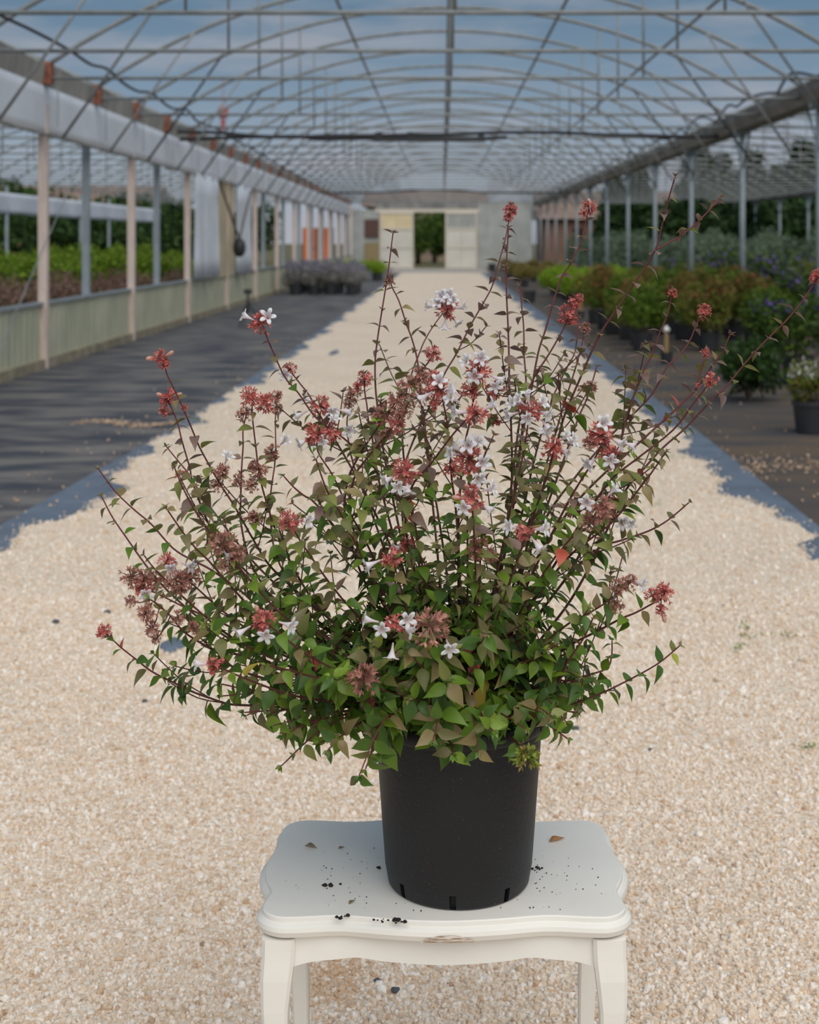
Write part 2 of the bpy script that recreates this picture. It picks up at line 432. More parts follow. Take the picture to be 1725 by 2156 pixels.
def curtain(name, x, y0, y1, z0, z1, label, m, amp=.02, dy=.1, waves=5.0, cat='plastic sheet'):
    b = MB(); n = max(8, int((y1 - y0) / dy)); nzv = 5; vs = []; fs = []
    for i in range(n + 1):
        y = y0 + (y1 - y0) * i / n
        for j in range(nzv + 1):
            h = j / nzv
            dx = amp * (math.sin(y * waves) + .5 * math.sin(y * waves * 2.3 + 1)) * (1.1 - h)
            vs.append((x + dx, y, z0 + (z1 - z0) * h + (.015 * math.sin(y * 1.7) if j == 0 else 0)))
    for i in range(n):
        for j in range(nzv):
            a = i * (nzv + 1) + j; fs.append((a, a + 1, a + nzv + 2, a + nzv + 1))
    b.add(vs, fs)
    o = b.build(name, m, None, True)
    md = o.modifiers.new('thickness', 'SOLIDIFY'); md.thickness = .004
    return tag(o, label, cat)
curtain('plastic_valance', XL + .07, Y0, YE, 2.37, 2.86, 'long white plastic valance hanging below the gutter', M['plastic'], .018, .25, 2.0, 'valance')
curtain('plastic_valance', XL - 8.25, 20, YE, 2.06, 2.65, 'distant white plastic valance at the far side of the planted bay', M['plastic'], .03, .4, 2.0, 'valance')
o = MB().tube([(0, Y0, 0), (0, YE, 0)], .016, 6).build('valance_rail', M['gutter'], None, True, loc=(XL + .09, 0, 2.365))
tag(o, 'thin grey rail along the bottom of the white valance', 'rail')

# left side: posts, low panel wall
wall = thing('wall_left', 'low wall of pale green corrugated panels', None); wall['kind'] = 'structure'
XW = XL + .0
PY = [14.6 + 2.07 * k for k in range(-4, 26)]
def fluted(y0, y1):
    b = MB(); n = 42; vs = []; fs = []
    for i in range(n + 1):
        y = y0 + (y1 - y0) * i / n; dx = .006 * (1 if (i // 2) % 2 else -1)
        vs += [(dx, y, .07), (dx, y, .64), (dx - .012, y, .07), (dx - .012, y, .64)]
    for i in range(n):
        a = 4 * i; fs += [(a, a + 4, a + 5, a + 1), (a + 2, a + 3, a + 7, a + 6), (a + 1, a + 5, a + 7, a + 3)]
    return b.add(vs, fs)
pm = fluted(.01, 2.06).mesh('panel', M['panel'])
for y in PY[:-1]: obj('panel', pm, wall, (XW, y, 0))
MB().box((XW - .03, PY[0], .635), (XW + .035, PY[-1], .665)).build('top_rail', M['post_steel'], wall)
MB().box((XW - .05, PY[0], -.02), (XW + .05, PY[-1], .08)).build('kerb', M['kick'], wall)
wp = MB().box((-.045, -.045, -.02), (.045, .045, 2.86)).mesh('wooden_post', M['wood'])
sp_ = MB().box((-.04, -.04, -.02), (.04, .04, 2.86)).mesh('steel_post', M['post_steel'])
for k, y in enumerate(PY):
    if k % 2 == 0:
        tag(obj('wooden_post', wp, None, (XW + .02, y, 0)), 'pale wooden post rising from the low panel wall', 'post', 'wooden posts along the panel wall')
    else:
        tag(obj('steel_post', sp_, None, (XW - .06, y, 0)), 'grey steel post behind the low panel wall', 'post', 'steel posts along the panel wall')
# far side posts of the left bay
for y in [24 + 4.16 * k for k in range(10)]:
    tag(obj('steel_post', sp_, None, (XL - 8.3, y, 0)), 'distant grey post under the far white valance', 'post', 'posts under the far valance')

# right side posts with Y arms
def right_post():
    t = thing('steel_post', 'slim galvanised post with braces under the dark gutter', 'post', group='posts under the dark gutter')
    MB().tube([(0, 0, -.02), (0, 0, 2.86)], .042, 10).build('upright', M['post_steel'], t, True)
    MB().box((-.11, -.06, 2.80), (.11, .06, 2.86)).build('head_plate', M['post_steel'], t)
    for s in (-1, 1):
        MB().tube([(0, 0, 2.30), (0, s * .55, 2.84)], .016, 6).build('brace', M['post_steel'], t, True)
    return t
rp = right_post(); first = True
for k in range(-1, 13):
    t = rp if first else copy_tree(rp); first = False
    t.location = (XR, 16.2 + 4.16 * k, 0)
fp = None
for k in range(0, 11):
    t = copy_tree(rp); t['label'] = 'distant galvanised post at the far side of the shrub bay'; t['group'] = 'far posts of the shrub bay'
    t.location = (XC + 3 * HWID + .2, 20.4 + 4.16 * k, 0)

# cables and hoses
def cable(name, pts, r, label, m=None, group=None):
    P = [Vector(p) for p in pts]; out = []
    for i in range(len(P) - 1):
        p0, p1, p2, p3 = P[max(i - 1, 0)], P[i], P[i + 1], P[min(i + 2, len(P) - 1)]
        for k in range(5):
            t = k / 5
            out.append(.5 * ((2 * p1) + (p2 - p0) * t + (2 * p0 - 5 * p1 + 4 * p2 - p3) * t * t + (3 * p1 - p0 - 3 * p2 + p3) * t ** 3))
    out.append(P[-1])
    return tag(MB().tube(out, r, 6).build(name, m or M['hose'], None, True), label, 'cable', group)
cx = [(0, 32), (70, 65), (145, 105), (190, 135), (225, 145), (260, 175), (290, 192), (320, 197), (360, 227), (395, 232), (415, 255), (455, 270), (490, 292), (540, 318), (600, 355), (660, 388)]
pts = [(-3.6, 9.2, 3.12)]
for x, y in cx:
    d = 3.6 * FPX / (VX - x); pts.append(W(x, y, d))
cable('power_cable', pts, .016, 'black cable sagging along the arches by the white valance')
for k in range(10):
    y = 13.5 + k * 4.16; pp = []
    for j in range(13):
        u = j / 12; pp.append((XR - .16 + .05 * math.sin(k + 7 * u), y + 4.16 * u, 3.12 + .11 * math.sin(PI * ((u * 2) % 1)) + .03 * math.sin(k * 3 + u * 9)))
    cable('hose_loop', pp, .017, 'black hose looped along the top of the dark gutter', group='hoses on the dark gutter')
def sag_line(y, z, label, x0=XL + .1, x1=XR - .1, amp=.05, seed=1):
    rr = random.Random(seed); pp = []
    for j in range(15):
        u = j / 14; pp.append((x0 + (x1 - x0) * u, y, z + amp * math.sin(u * 9 + seed) * .6 + rr.uniform(-.02, .02)))
    return cable('irrigation_hose', pp, .029, label)
sag_line(21.6, 2.90, 'black irrigation hose strung across the nearer roof trusses', seed=2)
sag_line(21.75, 2.85, 'second black hose strung beside the irrigation hose', x1=1.0, amp=.03, seed=5)
sag_line(46.0, 2.88, 'black irrigation hose strung across the distant trusses', amp=.06, seed=4)
bar = thing('sprayer_bar', 'dark metal sprayer bar hung on the black irrigation hose', 'sprayer bar', (.05, 21.62, 2.84))
MB().box((-1.1, -.03, -.045), (.62, .03, .025)).build('beam', M['black'], bar)
for x in (-1.0, -.52, .55): MB().box((x - .05, -.04, -.05), (x + .05, .04, .10)).build('clamp', M['black'], bar)
# guy wire
cable('guy_wire', [(-3.80, 15, 2.11), (-3.74, 12.6, .72), (-3.72, 11.6, .05)], .006, 'thin pale guy wire slanting down to the panel wall', M['steel'])

# hanging curtains and bag
curtain('plastic_curtain', XL + .10, 23.2, 25.5, .66, 2.40, 'white plastic curtain gathered at the pale wooden post', M['plastic'], .03, .08, 7)
curtain('plastic_curtain', XL + .10, 27.9, 30.0, .66, 2.40, 'white plastic curtain gathered past the hanging black bag', M['plastic'], .04, .08, 6)
bp_ = MB().box((XL - .02, 25.5, .62), (XL + .04, 27.9, 2.40)).build('beige_board', mat('beige_board', lin(206, 190, 156), .8, var=.2, vscale=3)); tag(bp_, 'beige board standing between the two white curtains', 'board')
bag = thing('hanging_bag', 'black bag hanging by two straps before the beige board', 'bag', (XL + .28, 26.9, 0))
b = MB(); b.lathe([(.001, .98), (.07, 1.0), (.115, 1.08), (.125, 1.18), (.10, 1.28), (.05, 1.33), (.001, 1.34)], 12)
b.build('bag_body', M['black'], bag, True)
for y1, z1 in ((-2.0, 2.36), (2.2, 2.30)):
    MB().tube([(0, 0, 1.32), (-.08, y1, z1)], .022, 5).build('strap', mat('strap', lin(96, 82, 74), .8, var=.2), bag)
ob = thing('orange_cabinet', 'orange two-door cabinet standing behind the posts', 'cabinet', (-5.55, 58, 0))
MO = mat('orange_paint', lin(226, 118, 66), .6, var=.12, vscale=3)
MB().box((-.12, .05, -.02), (1.12, .6, 1.82)).build('body', mat('cabinet_grey', lin(120, 110, 104), .6, var=.1), ob)
for x0 in (-.08, .58):
    d_ = MB().box((x0, 0, .1), (x0 + .5, .05, 1.80)).build('door', MO, ob)
    MB().box((x0 + .42, -.02, .9), (x0 + .45, 0, 1.05)).build('handle', M['black'], d_)

# sprinkler tripod on the left cloth
tp = thing('sprinkler_tripod', 'small black tripod standing on the dark cloth by the panel wall', 'tripod', (-2.95, 21.7, -.018))
MB().tube([(0, 0, .22), (0, 0, .56)], .02, 8).build('mast', M['black'], tp, True)
MB().box((-.06, -.03, .50), (.06, .03, .57)).build('head', M['black'], tp)
for a in (.3, 2.4, 4.5):
    MB().tube([(0, 0, .40), (.20 * math.cos(a), .20 * math.sin(a), 0)], .012, 6).build('leg', M['black'], tp)

# ------------------------------------------------------------------ end wall with sliding doors
YD = 66.9; KX = YD / FPX
ex = lambda px: (px - VX) * KX
M['door_frame'] = mat('door_frame', lin(205, 196, 180), .7, var=.1)
panes = [mat('pane_tan', lin(216, 198, 158), .5, var=.12, vscale=1.5), mat('pane_white', lin(205, 200, 188), .5, var=.12, vscale=1.5),
         mat('pane_grey', lin(164, 166, 160), .35, var=.2, vscale=1.5)]
def leaf_door(n, x0, x1, cols, h=2.63):
    d = thing('door_%d' % n, 'pale sliding door leaf at the end of the greenhouse', None, (0, YD, 0)); d['kind'] = 'structure'
    fr = MB()
    fr.box((x0, -.04, .0), (x0 + .07, .04, h)); fr.box((x1 - .07, -.04, .0), (x1, .04, h))
    for z in (0, h * .36, h * .69, h - .08): fr.box((x0 + .07, -.04, z), (x1 - .07, .04, z + .08))
    fr.build('door_frame', M['door_frame'], d)
    zz = [(.08, h * .36), (h * .36 + .08, h * .69), (h * .69 + .08, h - .08)]
    for (z0, z1), c in zip(zz, cols):
        for xa, xb in ((x0 + .07, (x0 + x1) / 2), ((x0 + x1) / 2, x1 - .07)):
            MB().box((xa + .005, -.012, z0), (xb - .005, .012, z1)).build('pane', panes[c], d)
leaf_door(1, ex(800), ex(871), (1, 1, 0)); leaf_door(2, ex(938), ex(1005), (1, 1, 2))
wb = thing('wall_back', 'end wall of grey panels beside and above the doors', None, (0, YD + .06, 0)); wb['kind'] = 'structure'
MB().box((ex(790), -.05, 2.63), (ex(1010), .08, 2.78)).build('header_beam', M['door_frame'], wb)
for k in range(4):
    x0 = ex(1006) + k * .64; MB().box((x0, -.02, 0), (x0 + .63, .02, 3.1)).build('panel', panes[2], wb)
for k in range(2):
    x0 = ex(722) + k * .85; MB().box((x0, -.02, 0), (x0 + .84, .02, 2.75)).build('panel', panes[2], wb)
MB().box((ex(768), -.10, .05), (ex(797), -.04, 1.2)).build('crate_board', mat('crate_board', lin(150, 132, 92), .8, var=.3), wb)
MB().box((ex(768), -.10, 1.45), (ex(797), -.04, 2.3)).build('dark_board', mat('dark_board', lin(92, 66, 56), .8, var=.3), wb)
for k in range(7):
    x0 = ex(790) + k * .70; MB().box((x0, .09, 2.79), (x0 + .69, .11, 3.12)).build('upper_panel', M['gutter'], wb)

# buildings beyond
def house(name, x0, x1, y, hw, hr, label, mw, mroof, dep=7):
    t = thing(name, label, 'building', (0, y, 0))
    MB().box((x0, 0, -.04), (x1, dep, hw)).build('walls', mw, t)
    b = MB(); b.add([(x0 - .4, -.5, hw), (x1 + .4, -.5, hw), (x1 + .4, dep + .5, hw), (x0 - .4, dep + .5, hw), (x0 - .4, dep / 2, hr), (x1 + .4, dep / 2, hr)],
                    [(0, 1, 5, 4), (2, 3, 4, 5), (0, 4, 3), (1, 2, 5), (0, 3, 2, 1)])
    b.build('roof', mroof, t)
    n = max(1, int((x1 - x0) / 3))
    for k in range(n):
        xx = x0 + (k + .5) * (x1 - x0) / n
        w = MB().box((xx - .45, -.06, 1.0), (xx + .45, .02, 2.2)).build('window', mat('window_frame', lin(120, 84, 64), .7), t)
        MB().box((xx - .36, -.08, 1.08), (xx + .36, -.05, 2.12)).build('pane', mat('dark_pane', lin(58, 52, 50), .2), w)
    return t
MT = mat('roof_tiles', lin(142, 120, 106), .8, var=.35, vscale=2.5); MWT = mat('terracotta_wall', lin(124, 94, 76), .85, var=.2, vscale=.6)
house('farm_building', 6.6, 15.5, 92, 2.7, 4.6, 'long terracotta building with tiled roof beyond the shrub bay', MWT, MT)
house('farm_shed', -5.0, 2.8, 96, 3.6, 4.7, 'brown shed roof rising behind the end doors', mat('shed_wall', lin(140, 122, 106), .85, var=.2, vscale=.7), MT)
house('farm_shed', -27, -17, 82, 3.0, 4.6, 'low tiled shed beyond the far white valance', mat('shed_wall_warm', lin(168, 130, 108), .85, var=.2, vscale=.7), MT)

# radio mast
ms = thing('radio_mast', 'distant red and white lattice mast rising above the gutter', 'mast', ((470 - VX) * 170 / FPX, 170, 0))
MR = mat('mast_red', lin(186, 92, 90), .6, var=.1); MWm = mat('mast_white', lin(190, 196, 204), .6, var=.1)
for i, z0 in enumerate(range(0, 16, 2)):
    b = MB(); w0, w1 = 1.1 - .05 * z0, 1.1 - .05 * (z0 + 2); w0 *= .6; w1 *= .6
    for sx, sy in ((1, 1), (1, -1), (-1, 1), (-1, -1)): b.tube([(sx * w0, sy * w0, z0), (sx * w1, sy * w1, z0 + 2)], .07, 5)
    for s in (-1, 1): b.tube([(-w0, s * w0, z0), (w1, s * w1, z0 + 2)], .045, 4); b.tube([(w0, s * w0, z0), (-w1, s * w1, z0 + 2)], .045, 4)
    b.build('lattice_section', MR if i % 2 else MWm, ms)
MB().lathe([(.55, 16), (.6, 16.2), (.6, 17.1), (.5, 17.3)], 10, cap=(True, True)).build('platform', MR, ms)
MB().tube([(0, 0, 17.2), (0, 0, 20.5)], .05, 6).build('antenna', MR, ms)

# ------------------------------------------------------------------ background plants
def cols_mix(rg, n, palette):
    pal = np.array([lin(*p)[:3] for p in palette]); w = rg.dirichlet(np.ones(len(pal)) * .45, n)
    return (w @ pal) * rg.uniform(.75, 1.25, (n, 1))
def bush_mesh(name, n, rx, h, base, leaf, palette, seed, flowers=None, upright=.4):
    rg = np.random.default_rng(seed)
    nb = 9; cen = np.stack([rg.uniform(-.55, .55, nb) * rx, rg.uniform(-.55, .55, nb) * rx, base + (h - base) * rg.uniform(.3, .72, nb)], 1)
    rad = np.stack([rg.uniform(.35, .55, nb) * rx, rg.uniform(.35, .55, nb) * rx, (h - base) * rg.uniform(.25, .36, nb)], 1)
    k = rg.integers(0, nb, n); d = rg.normal(size=(n, 3)); d /= np.linalg.norm(d, axis=1)[:, None]
    p = cen[k] + d * rad[k] * (rg.uniform(.25, 1, n) ** .4)[:, None]
    p[:, 2] = np.maximum(p[:, 2], base * .8)
    c = cols_mix(rg, n, palette)
    if flowers:
        m = (p[:, 2] > base + (h - base) * .6) & (rg.random(n) < flowers[1]); c[m] = cols_mix(rg, int(m.sum()), flowers[0])
    return leaf_cloud(name, p, leaf, c, M['leafbg'], seed, upright)
def pot_mesh(r, h, m=None):
    return MB().lathe([(r * .78, 0), (r * .8, .002), (r * .97, h * .86), (r * 1.04, h * .87), (r * 1.04, h), (r * .96, h), (r * .92, h * .85), (.001, h * .85)], 20, cap=(True, False)).mesh('pot', m or M['black'])
def shrub_proto(label, group, cat, mesh, pot, stems=5, h=.6, rx=.3, name='potted_shrub'):
    t = thing(name, label, cat, group=group)
    f = obj('foliage', mesh, t); f['kind'] = 'stuff'
    if pot: obj('pot', pot, t)
    rr = random.Random(len(label))
    for _ in range(stems):
        a = rr.uniform(0, 6.28); q = rr.uniform(.2, .6) * rx
        MB().tube([(0, 0, .05 if pot else .0), (q * .4 * math.cos(a), q * .4 * math.sin(a), h * .4), (q * math.cos(a), q * math.sin(a), h * .75)], [.012, .009, .005], 5).build('stem', M['bark'], t)
    return t
def plant_many(protos, places):
    used = set()
    for i, (x, y, s, r) in enumerate(places):
        k = i % len(protos); p = protos[k]
        o = p if k not in used else copy_tree(p); used.add(k)
        o.location = (x, y, -.016); o.scale = (s, s, s); o.rotation_euler = (0, 0, r)
GR = [(74, 104, 34), (98, 124, 40), (120, 138, 44), (66, 88, 40)]
YG = [(112, 150, 30), (140, 170, 44), (96, 130, 36), (160, 180, 60)]
OL = [(104, 108, 46), (128, 116, 52), (88, 98, 44), (140, 104, 62)]
DG = [(42, 66, 36), (56, 82, 42), (70, 96, 50), (36, 52, 34)]
GG = [(106, 124, 100), (88, 112, 88), (126, 138, 112)]
pot28 = pot_mesh(.15, .26); pot22 = pot_mesh(.11, .2); pot36 = pot_mesh(.19, .32)
R = lambda a, b: rnd.uniform(a, b)
# big green shrubs in black pots on the right cloth (nearest bed)
pr = [shrub_proto('bushy green shrub in a black pot on the brownish cloth', 'green shrubs in pots on the brownish cloth', 'shrub', bush_mesh('foliage', 4200, .43, .98, .22, .05, GR, 11), pot28, 5, .8, .4),
      shrub_proto('olive and russet leaved shrub in a black pot on the brownish cloth', 'olive shrubs in pots on the brownish cloth', 'shrub', bush_mesh('foliage', 4200, .43, 1.02, .22, .05, OL + GR[:2], 12, ([(150, 90, 70), (160, 110, 80)], .25)), pot28, 5, .8, .4)]
pl = []
for yy in (16.9, 17.8, 18.75, 19.8, 21.0, 22.4):
    for k in range(3): pl.append((2.42 + k * .74 + R(-.05, .05), yy + R(-.08, .08), R(.8, .98), R(0, 6)))
plant_many(pr, pl)
# bright yellow-green low shrubs farther on
pr = [shrub_proto('low bright green shrub in a black pot by the steel posts', 'bright green shrubs by the steel posts', 'shrub', bush_mesh('foliage', 2400, .42, .68, .16, .05, YG, 13), pot22, 3, .5, .3)]
plant_many(pr, [(2.75 + k * .6 + R(-.06, .06), yy + R(-.2, .2), R(.85, 1.1), R(0, 6)) for yy in (28.6, 29.8, 31.2, 32.6, 34.2) for k in range(3)])
# mixed far pots
pr = [shrub_proto('small pinkish and green potted plant near the end doors', 'mixed potted plants near the end doors', 'plant', bush_mesh('foliage', 1300, .38, .62, .18, .06, OL + [(170, 120, 110), (150, 170, 70)], 14), pot22, 2, .4, .3, 'potted_plant')]
plant_many(pr, [(2.4 + k * .62 + R(-.1, .1), yy, R(.8, 1.15), R(0, 6)) for yy in (40, 42.5, 45.5, 49) for k in range(3)])
# beds in the right bay: tall plants, purple flowers, grey-green row
pr = [shrub_proto('tall green perennial with purple flower spikes beyond the steel posts', 'purple flowering perennials beyond the steel posts', 'perennial', bush_mesh('foliage', 3000, .6, 1.12, .1, .075, GR + DG[:2], 15, ([(104, 84, 150), (120, 100, 160)], .22)), None, 5, .8, .5, 'flowering_perennial'),
      shrub_proto('tall yellowish green shrub in the bed beyond the steel posts', 'yellowish shrubs beyond the steel posts', 'shrub', bush_mesh('foliage', 3000, .6, 1.05, .1, .075, GR + OL, 16), None, 5, .8, .5, 'bed_shrub')]
pl = []
for yy in (17.5, 19.5, 21.5, 24, 27, 30):
    for k in range(4 if yy < 22 else 5): pl.append((5.0 + k * 1.3 + R(-.08, .08), yy + R(-.2, .2), R(.85, 1.05), R(0, 6)))
plant_many(pr, pl)
pr = [shrub_proto('grey green billowing shrub in the distant row beyond the posts', 'grey green shrubs in the distant row', 'shrub', bush_mesh('foliage', 2600, .76, 1.62, .1, .10, GG, 17), None, 4, 1.2, .6, 'bed_shrub')]
plant_many(pr, [(5.2 + k * 1.65 + R(-.08, .08), yy + R(-.4, .4), R(.9, 1.1), R(0, 6)) for yy in (38, 44, 52) for k in range(5)])
# left bay beds
pr = [shrub_proto('tall fresh green bushy plant behind the low panel wall', 'fresh green plants behind the panel wall', 'plant', bush_mesh('foliage', 3200, .6, 1.18, .05, .075, YG + GR, 18), None, 5, .9, .5, 'bed_plant')]
pl = []
for yy in (21, 23.3, 25.8, 28.5, 31.5, 35, 39):
    for k in range(4): pl.append((-6.9 - k * 1.32 + R(-.08, .08), yy + R(-.3, .3), R(.86, 1.1), R(0, 6)))
plant_many(pr, pl)
pr = [shrub_proto('brownish pink low plant in the row behind the panel wall', 'brownish pink plants behind the panel wall', 'plant', bush_mesh('foliage', 2200, .55, .82, .05, .05, [(140, 100, 90), (116, 100, 68), (176, 138, 138), (96, 102, 56)], 19), None, 4, .6, .4, 'bed_plant')]
plant_many(pr, [(-5.2 - k * 1.1 + R(-.06, .06), yy + R(-.08, .08), R(.9, 1.1), R(0, 6)) for yy in (15.2, 16.4, 17.8, 19.2, 20.6, 22.2, 24.0, 26.0, 28.2) for k in range(2)])
pr = [shrub_proto('low leafy green plant at the foot of the panel wall', 'low green plants behind the panel wall', 'plant', bush_mesh('foliage', 1600, .45, .72, .05, .05, GR + YG[:1], 20), None, 3, .5, .4, 'bed_plant')]
plant_many(pr, [(-4.75 + R(-.08, .08), yy, R(.8, 1.0), R(0, 6)) for yy in (13.2, 14.1, 15.1, 16.3, 32, 34, 36, 39, 42)])
# lavender along the path, bright greens behind it
pr = [shrub_proto('grey mauve lavender in a black pot beside the gravel path', 'potted lavenders beside the path', 'lavender', bush_mesh('foliage', 3600, .30, .80, .16, .045, [(156, 152, 142), (140, 144, 126), (166, 158, 164)], 21, ([(128, 122, 150), (140, 134, 156)], .5), 1.6), pot28, 4, .5, .3, 'potted_lavender')]
plant_many(pr, [(-3.50 + k * .44 + R(-.05, .05), yy + R(-.1, .1), R(.92, 1.08), R(0, 6)) for yy in (34.3, 35.2, 36.3) for k in range(4)])
pr = [shrub_proto('bright green low potted plant behind the lavenders', 'bright green pots behind the lavenders', 'plant', bush_mesh('foliage', 1600, .42, .66, .2, .05, YG, 22), pot28, 2, .4, .3, 'potted_plant')]
plant_many(pr, [(-3.2 + k * .55, yy, R(.9, 1.1), R(0, 6)) for yy in (46, 47.5) for k in range(3)])
# near right individuals
def single(label, cat, x, y, mesh, pot, h, rx, name='potted_plant', stems=4):
    t = shrub_proto(label, None, cat, mesh, pot, stems, h, rx, name); t.location = (x, y, -.016); return t
single('potted plant with small white flowers in a black pot', 'plant', 2.52, 9.7, bush_mesh('foliage', 1500, .2, .50, .2, .035, GR + OL, 23, ([(225, 225, 215), (200, 200, 190)], .35)), pot_mesh(.13, .22), .35, .15)
single('dark green leafy shrub sprawling low near the white flowered pot', 'shrub', 2.50, 11.6, bush_mesh('foliage', 2600, .33, .55, .02, .06, DG + GR[:1], 24), None, .4, .25, 'sprawling_shrub')
single('leafy green shrub with purple blooms by the near steel post', 'shrub', 3.25, 13.0, bush_mesh('foliage', 3200, .45, .92, .2, .055, GR + DG, 25, ([(96, 76, 150), (110, 90, 160)], .12)), pot28, .7, .35, 'potted_shrub')
def tagged_pot(x, y, label):
    t = thing('nursery_pot', label, 'pot', (x, y, -.016))
    obj('pot', pot_mesh(.07, .12), t)
    MB().box((-.02, -.004, .08), (.02, .004, .34)).build('plant_tag', mat('plant_tag', lin(150, 126, 72), .6, var=.2), t)
    MB().lathe([(.001, .33), (.03, .34), (.038, .36), (.02, .385), (.001, .405)], 10).build('white_bloom', mat('white_bloom', lin(232, 230, 222), .6, var=.05), t, True)
    return t
tagged_pot(2.40, 15.2, 'small black pot with a yellow tag and white bloom')
tagged_pot(2.35, 24.0, 'small black pot with yellow tag farther along the cloth')
for x, y, s, lb in ((1.84, 30.0, 1, 'empty black nursery pot standing at the gravel edge'), (2.2, 62, 1.2, 'large black pot beside the end doors'), (3.35, 60, 1.5, 'large black tub in front of the grey end panels')):
    o = obj('nursery_pot', pot28, None, (x, y, -.016)); o.scale = (s, s, s); tag(o, lb, 'pot')

# trees
def tree(x, y, h, r, n, palette, label, seed, base=.12, leaf=.28, group=None, conifer=False):
    t = thing('tree', label, 'tree', (x, y, -.04), group)
    rg = np.random.default_rng(seed)
    if conifer:
        z = rg.uniform(base, 1, n) ** 1.0; a = rg.uniform(0, 6.28, n); q = r * (1.05 - z) ** .7 * rg.uniform(.3, 1, n) ** .5 * (1 + .25 * np.sin(z * 40))
        p = np.stack([q * np.cos(a), q * np.sin(a), z * h - .1 * q], 1)
        f = obj('foliage', leaf_cloud('foliage', p, leaf, cols_mix(rg, n, palette), M['leafbg'], seed, -.1), t)
    else:
        f = obj('foliage', bush_mesh('foliage', n, r, h, base * h, leaf, palette, seed), t)
    f['kind'] = 'stuff'
    MB().tube([(0, 0, 0), (.05, 0, h * .4), (0, .05, h * .8)], [.16, .12, .05], 7).build('trunk', M['bark'], t, True)
    return t
k = 0
for px, py, d in ((1295, 372, 84), (1345, 360, 80), (1470, 300, 66), (1520, 330, 78), (1585, 322, 70), (1690, 300, 64), (1755, 290, 74), (1640, 350, 84)):
    h = CAMH + (VY - py) * d / FPX
    tree((px - VX) * d / FPX, d, h, 1.1 + .09 * h, 6000, DG, 'dark conifer standing beyond the shrub bay', 40 + k, .04, .34, 'conifers beyond the shrub bay', True); k += 1
for px, d, h, r in ((1430, 57, 3.3, 1.5), (1590, 58.5, 3.3, 1.5), (1760, 57, 3.4, 1.5), (1510, 63, 3.4, 1.5)):
    tree((px - VX) * d / FPX, d, h, r, 3000, DG, 'rounded dark tree below the conifers', 60 + k, .08, .34, 'rounded trees below the conifers'); k += 1
for px, d, h, r in ((-30, 60, 3.6, 3.0), (60, 66, 4.2, 2.8), (150, 58, 3.3, 2.6), (240, 64, 3.4, 2.6), (330, 70, 3.2, 2.4), (410, 78, 3.3, 2.4), (520, 84, 3.4, 2.2)):
    tree((px - VX) * d / FPX, d, h, r, 3000, DG + GR[:1], 'dark green tree beyond the far white valance', 60 + k, .08, .34, 'trees beyond the far valance'); k += 1
for px, d, h, r in ((880, 80, 3.1, 1.3), (915, 85, 3.6, 1.6), (945, 77.5, 2.9, 1.2)):
    tree((px - VX) * d / FPX, d, h, r, 2600, GR + DG, 'leafy green tree seen through the open doorway', 60 + k, .1, .24, 'trees outside the doorway'); k += 1

# ------------------------------------------------------------------ white stool
SY0, SDEP, SH = 1.765, .315, .448       # front edge, depth, height of the top
SYC = SY0 + SDEP / 2
def stool_mat():
    m = mat('white_paint', lin(237, 232, 222), .5, var=.04, vscale=9, bump=.06, bscale=40, spec=.35)
    return m
MS = stool_mat()
M['worn'] = mat('worn_wood', lin(150, 118, 92), .8, vscale=60, col2=lin(226, 218, 206), stretch=(1, 4, 8))
def outline(a, b, r, inset=0.0, wav=1.0):
    """serpentine outline: lobe at each corner, swell at the middle of each side"""
    pts = []
    def off(t, w=1.0):
        return wav * (.010 * math.exp(-(t / .40) ** 2) - .006 * w * math.exp(-((abs(t) - .66) / .20) ** 2))
    n = 22
    sides = [((1, 0), (0, -1), a, b), ((0, 1), (1, 0), b, a), ((-1, 0), (0, 1), a, b), ((0, -1), (-1, 0), b, a)]
    for (dx, dy), (nx, ny_), ha, hb in sides:
        for i in range(n + 1):
            t = -1 + 2 * i / n; s = t * (ha - r)
            q = hb + off(t, (1.0 if ha > hb else (1.2 if dy * t < 0 else .25)))
            pts.append(Vector((dx * s + nx * (q - inset), dy * s + ny_ * (q - inset), 0)))
        # rounded corner
        cx_, cy_ = dx * (ha - r) + nx * (hb - r), dy * (ha - r) + ny_ * (hb - r)
        for i in range(1, 8):
            an = i / 8 * PI / 2
            pts.append(Vector((cx_ + (nx * math.cos(an) + dx * math.sin(an)) * (r - inset), cy_ + (ny_ * math.cos(an) + dy * math.sin(an)) * (r - inset), 0)))
    return pts
stool = thing('stool', 'small white painted wooden stool with serpentine top and curved legs', 'stool', (.003, SYC, -.0))
A_, B_ = .238, SDEP / 2
prof = [(.030, 0), (.010, .0), (.003, .004), (.0, .011), (.001, .016), (.005, .0195), (.0075, .0205), (.0078, .0255), (.0095, .027)]
top = MB(); rings = []
for ins, z in prof:
    rings.append([Vector((p.x, p.y, SH - .027 + z)) for p in outline(A_, B_, .042, ins)])
n = len(rings[0]); vs = [v for rg_ in rings for v in rg_]; fs = []
for i in range(len(rings) - 1):
    for k in range(n): fs.append((i * n + k, i * n + (k + 1) % n, (i + 1) * n + (k + 1) % n, (i + 1) * n + k))
fs.append(tuple(range(n - 1, -1, -1))); fs.append(tuple((len(rings) - 1) * n + k for k in range(n)))
top.add(vs, fs); tp_ = top.build('stool_top', MS, stool, False)
for p in tp_.data.polygons: p.use_smooth = len(p.vertices) == 4
tp_.data.set_sharp_from_angle(angle=math.radians(28))
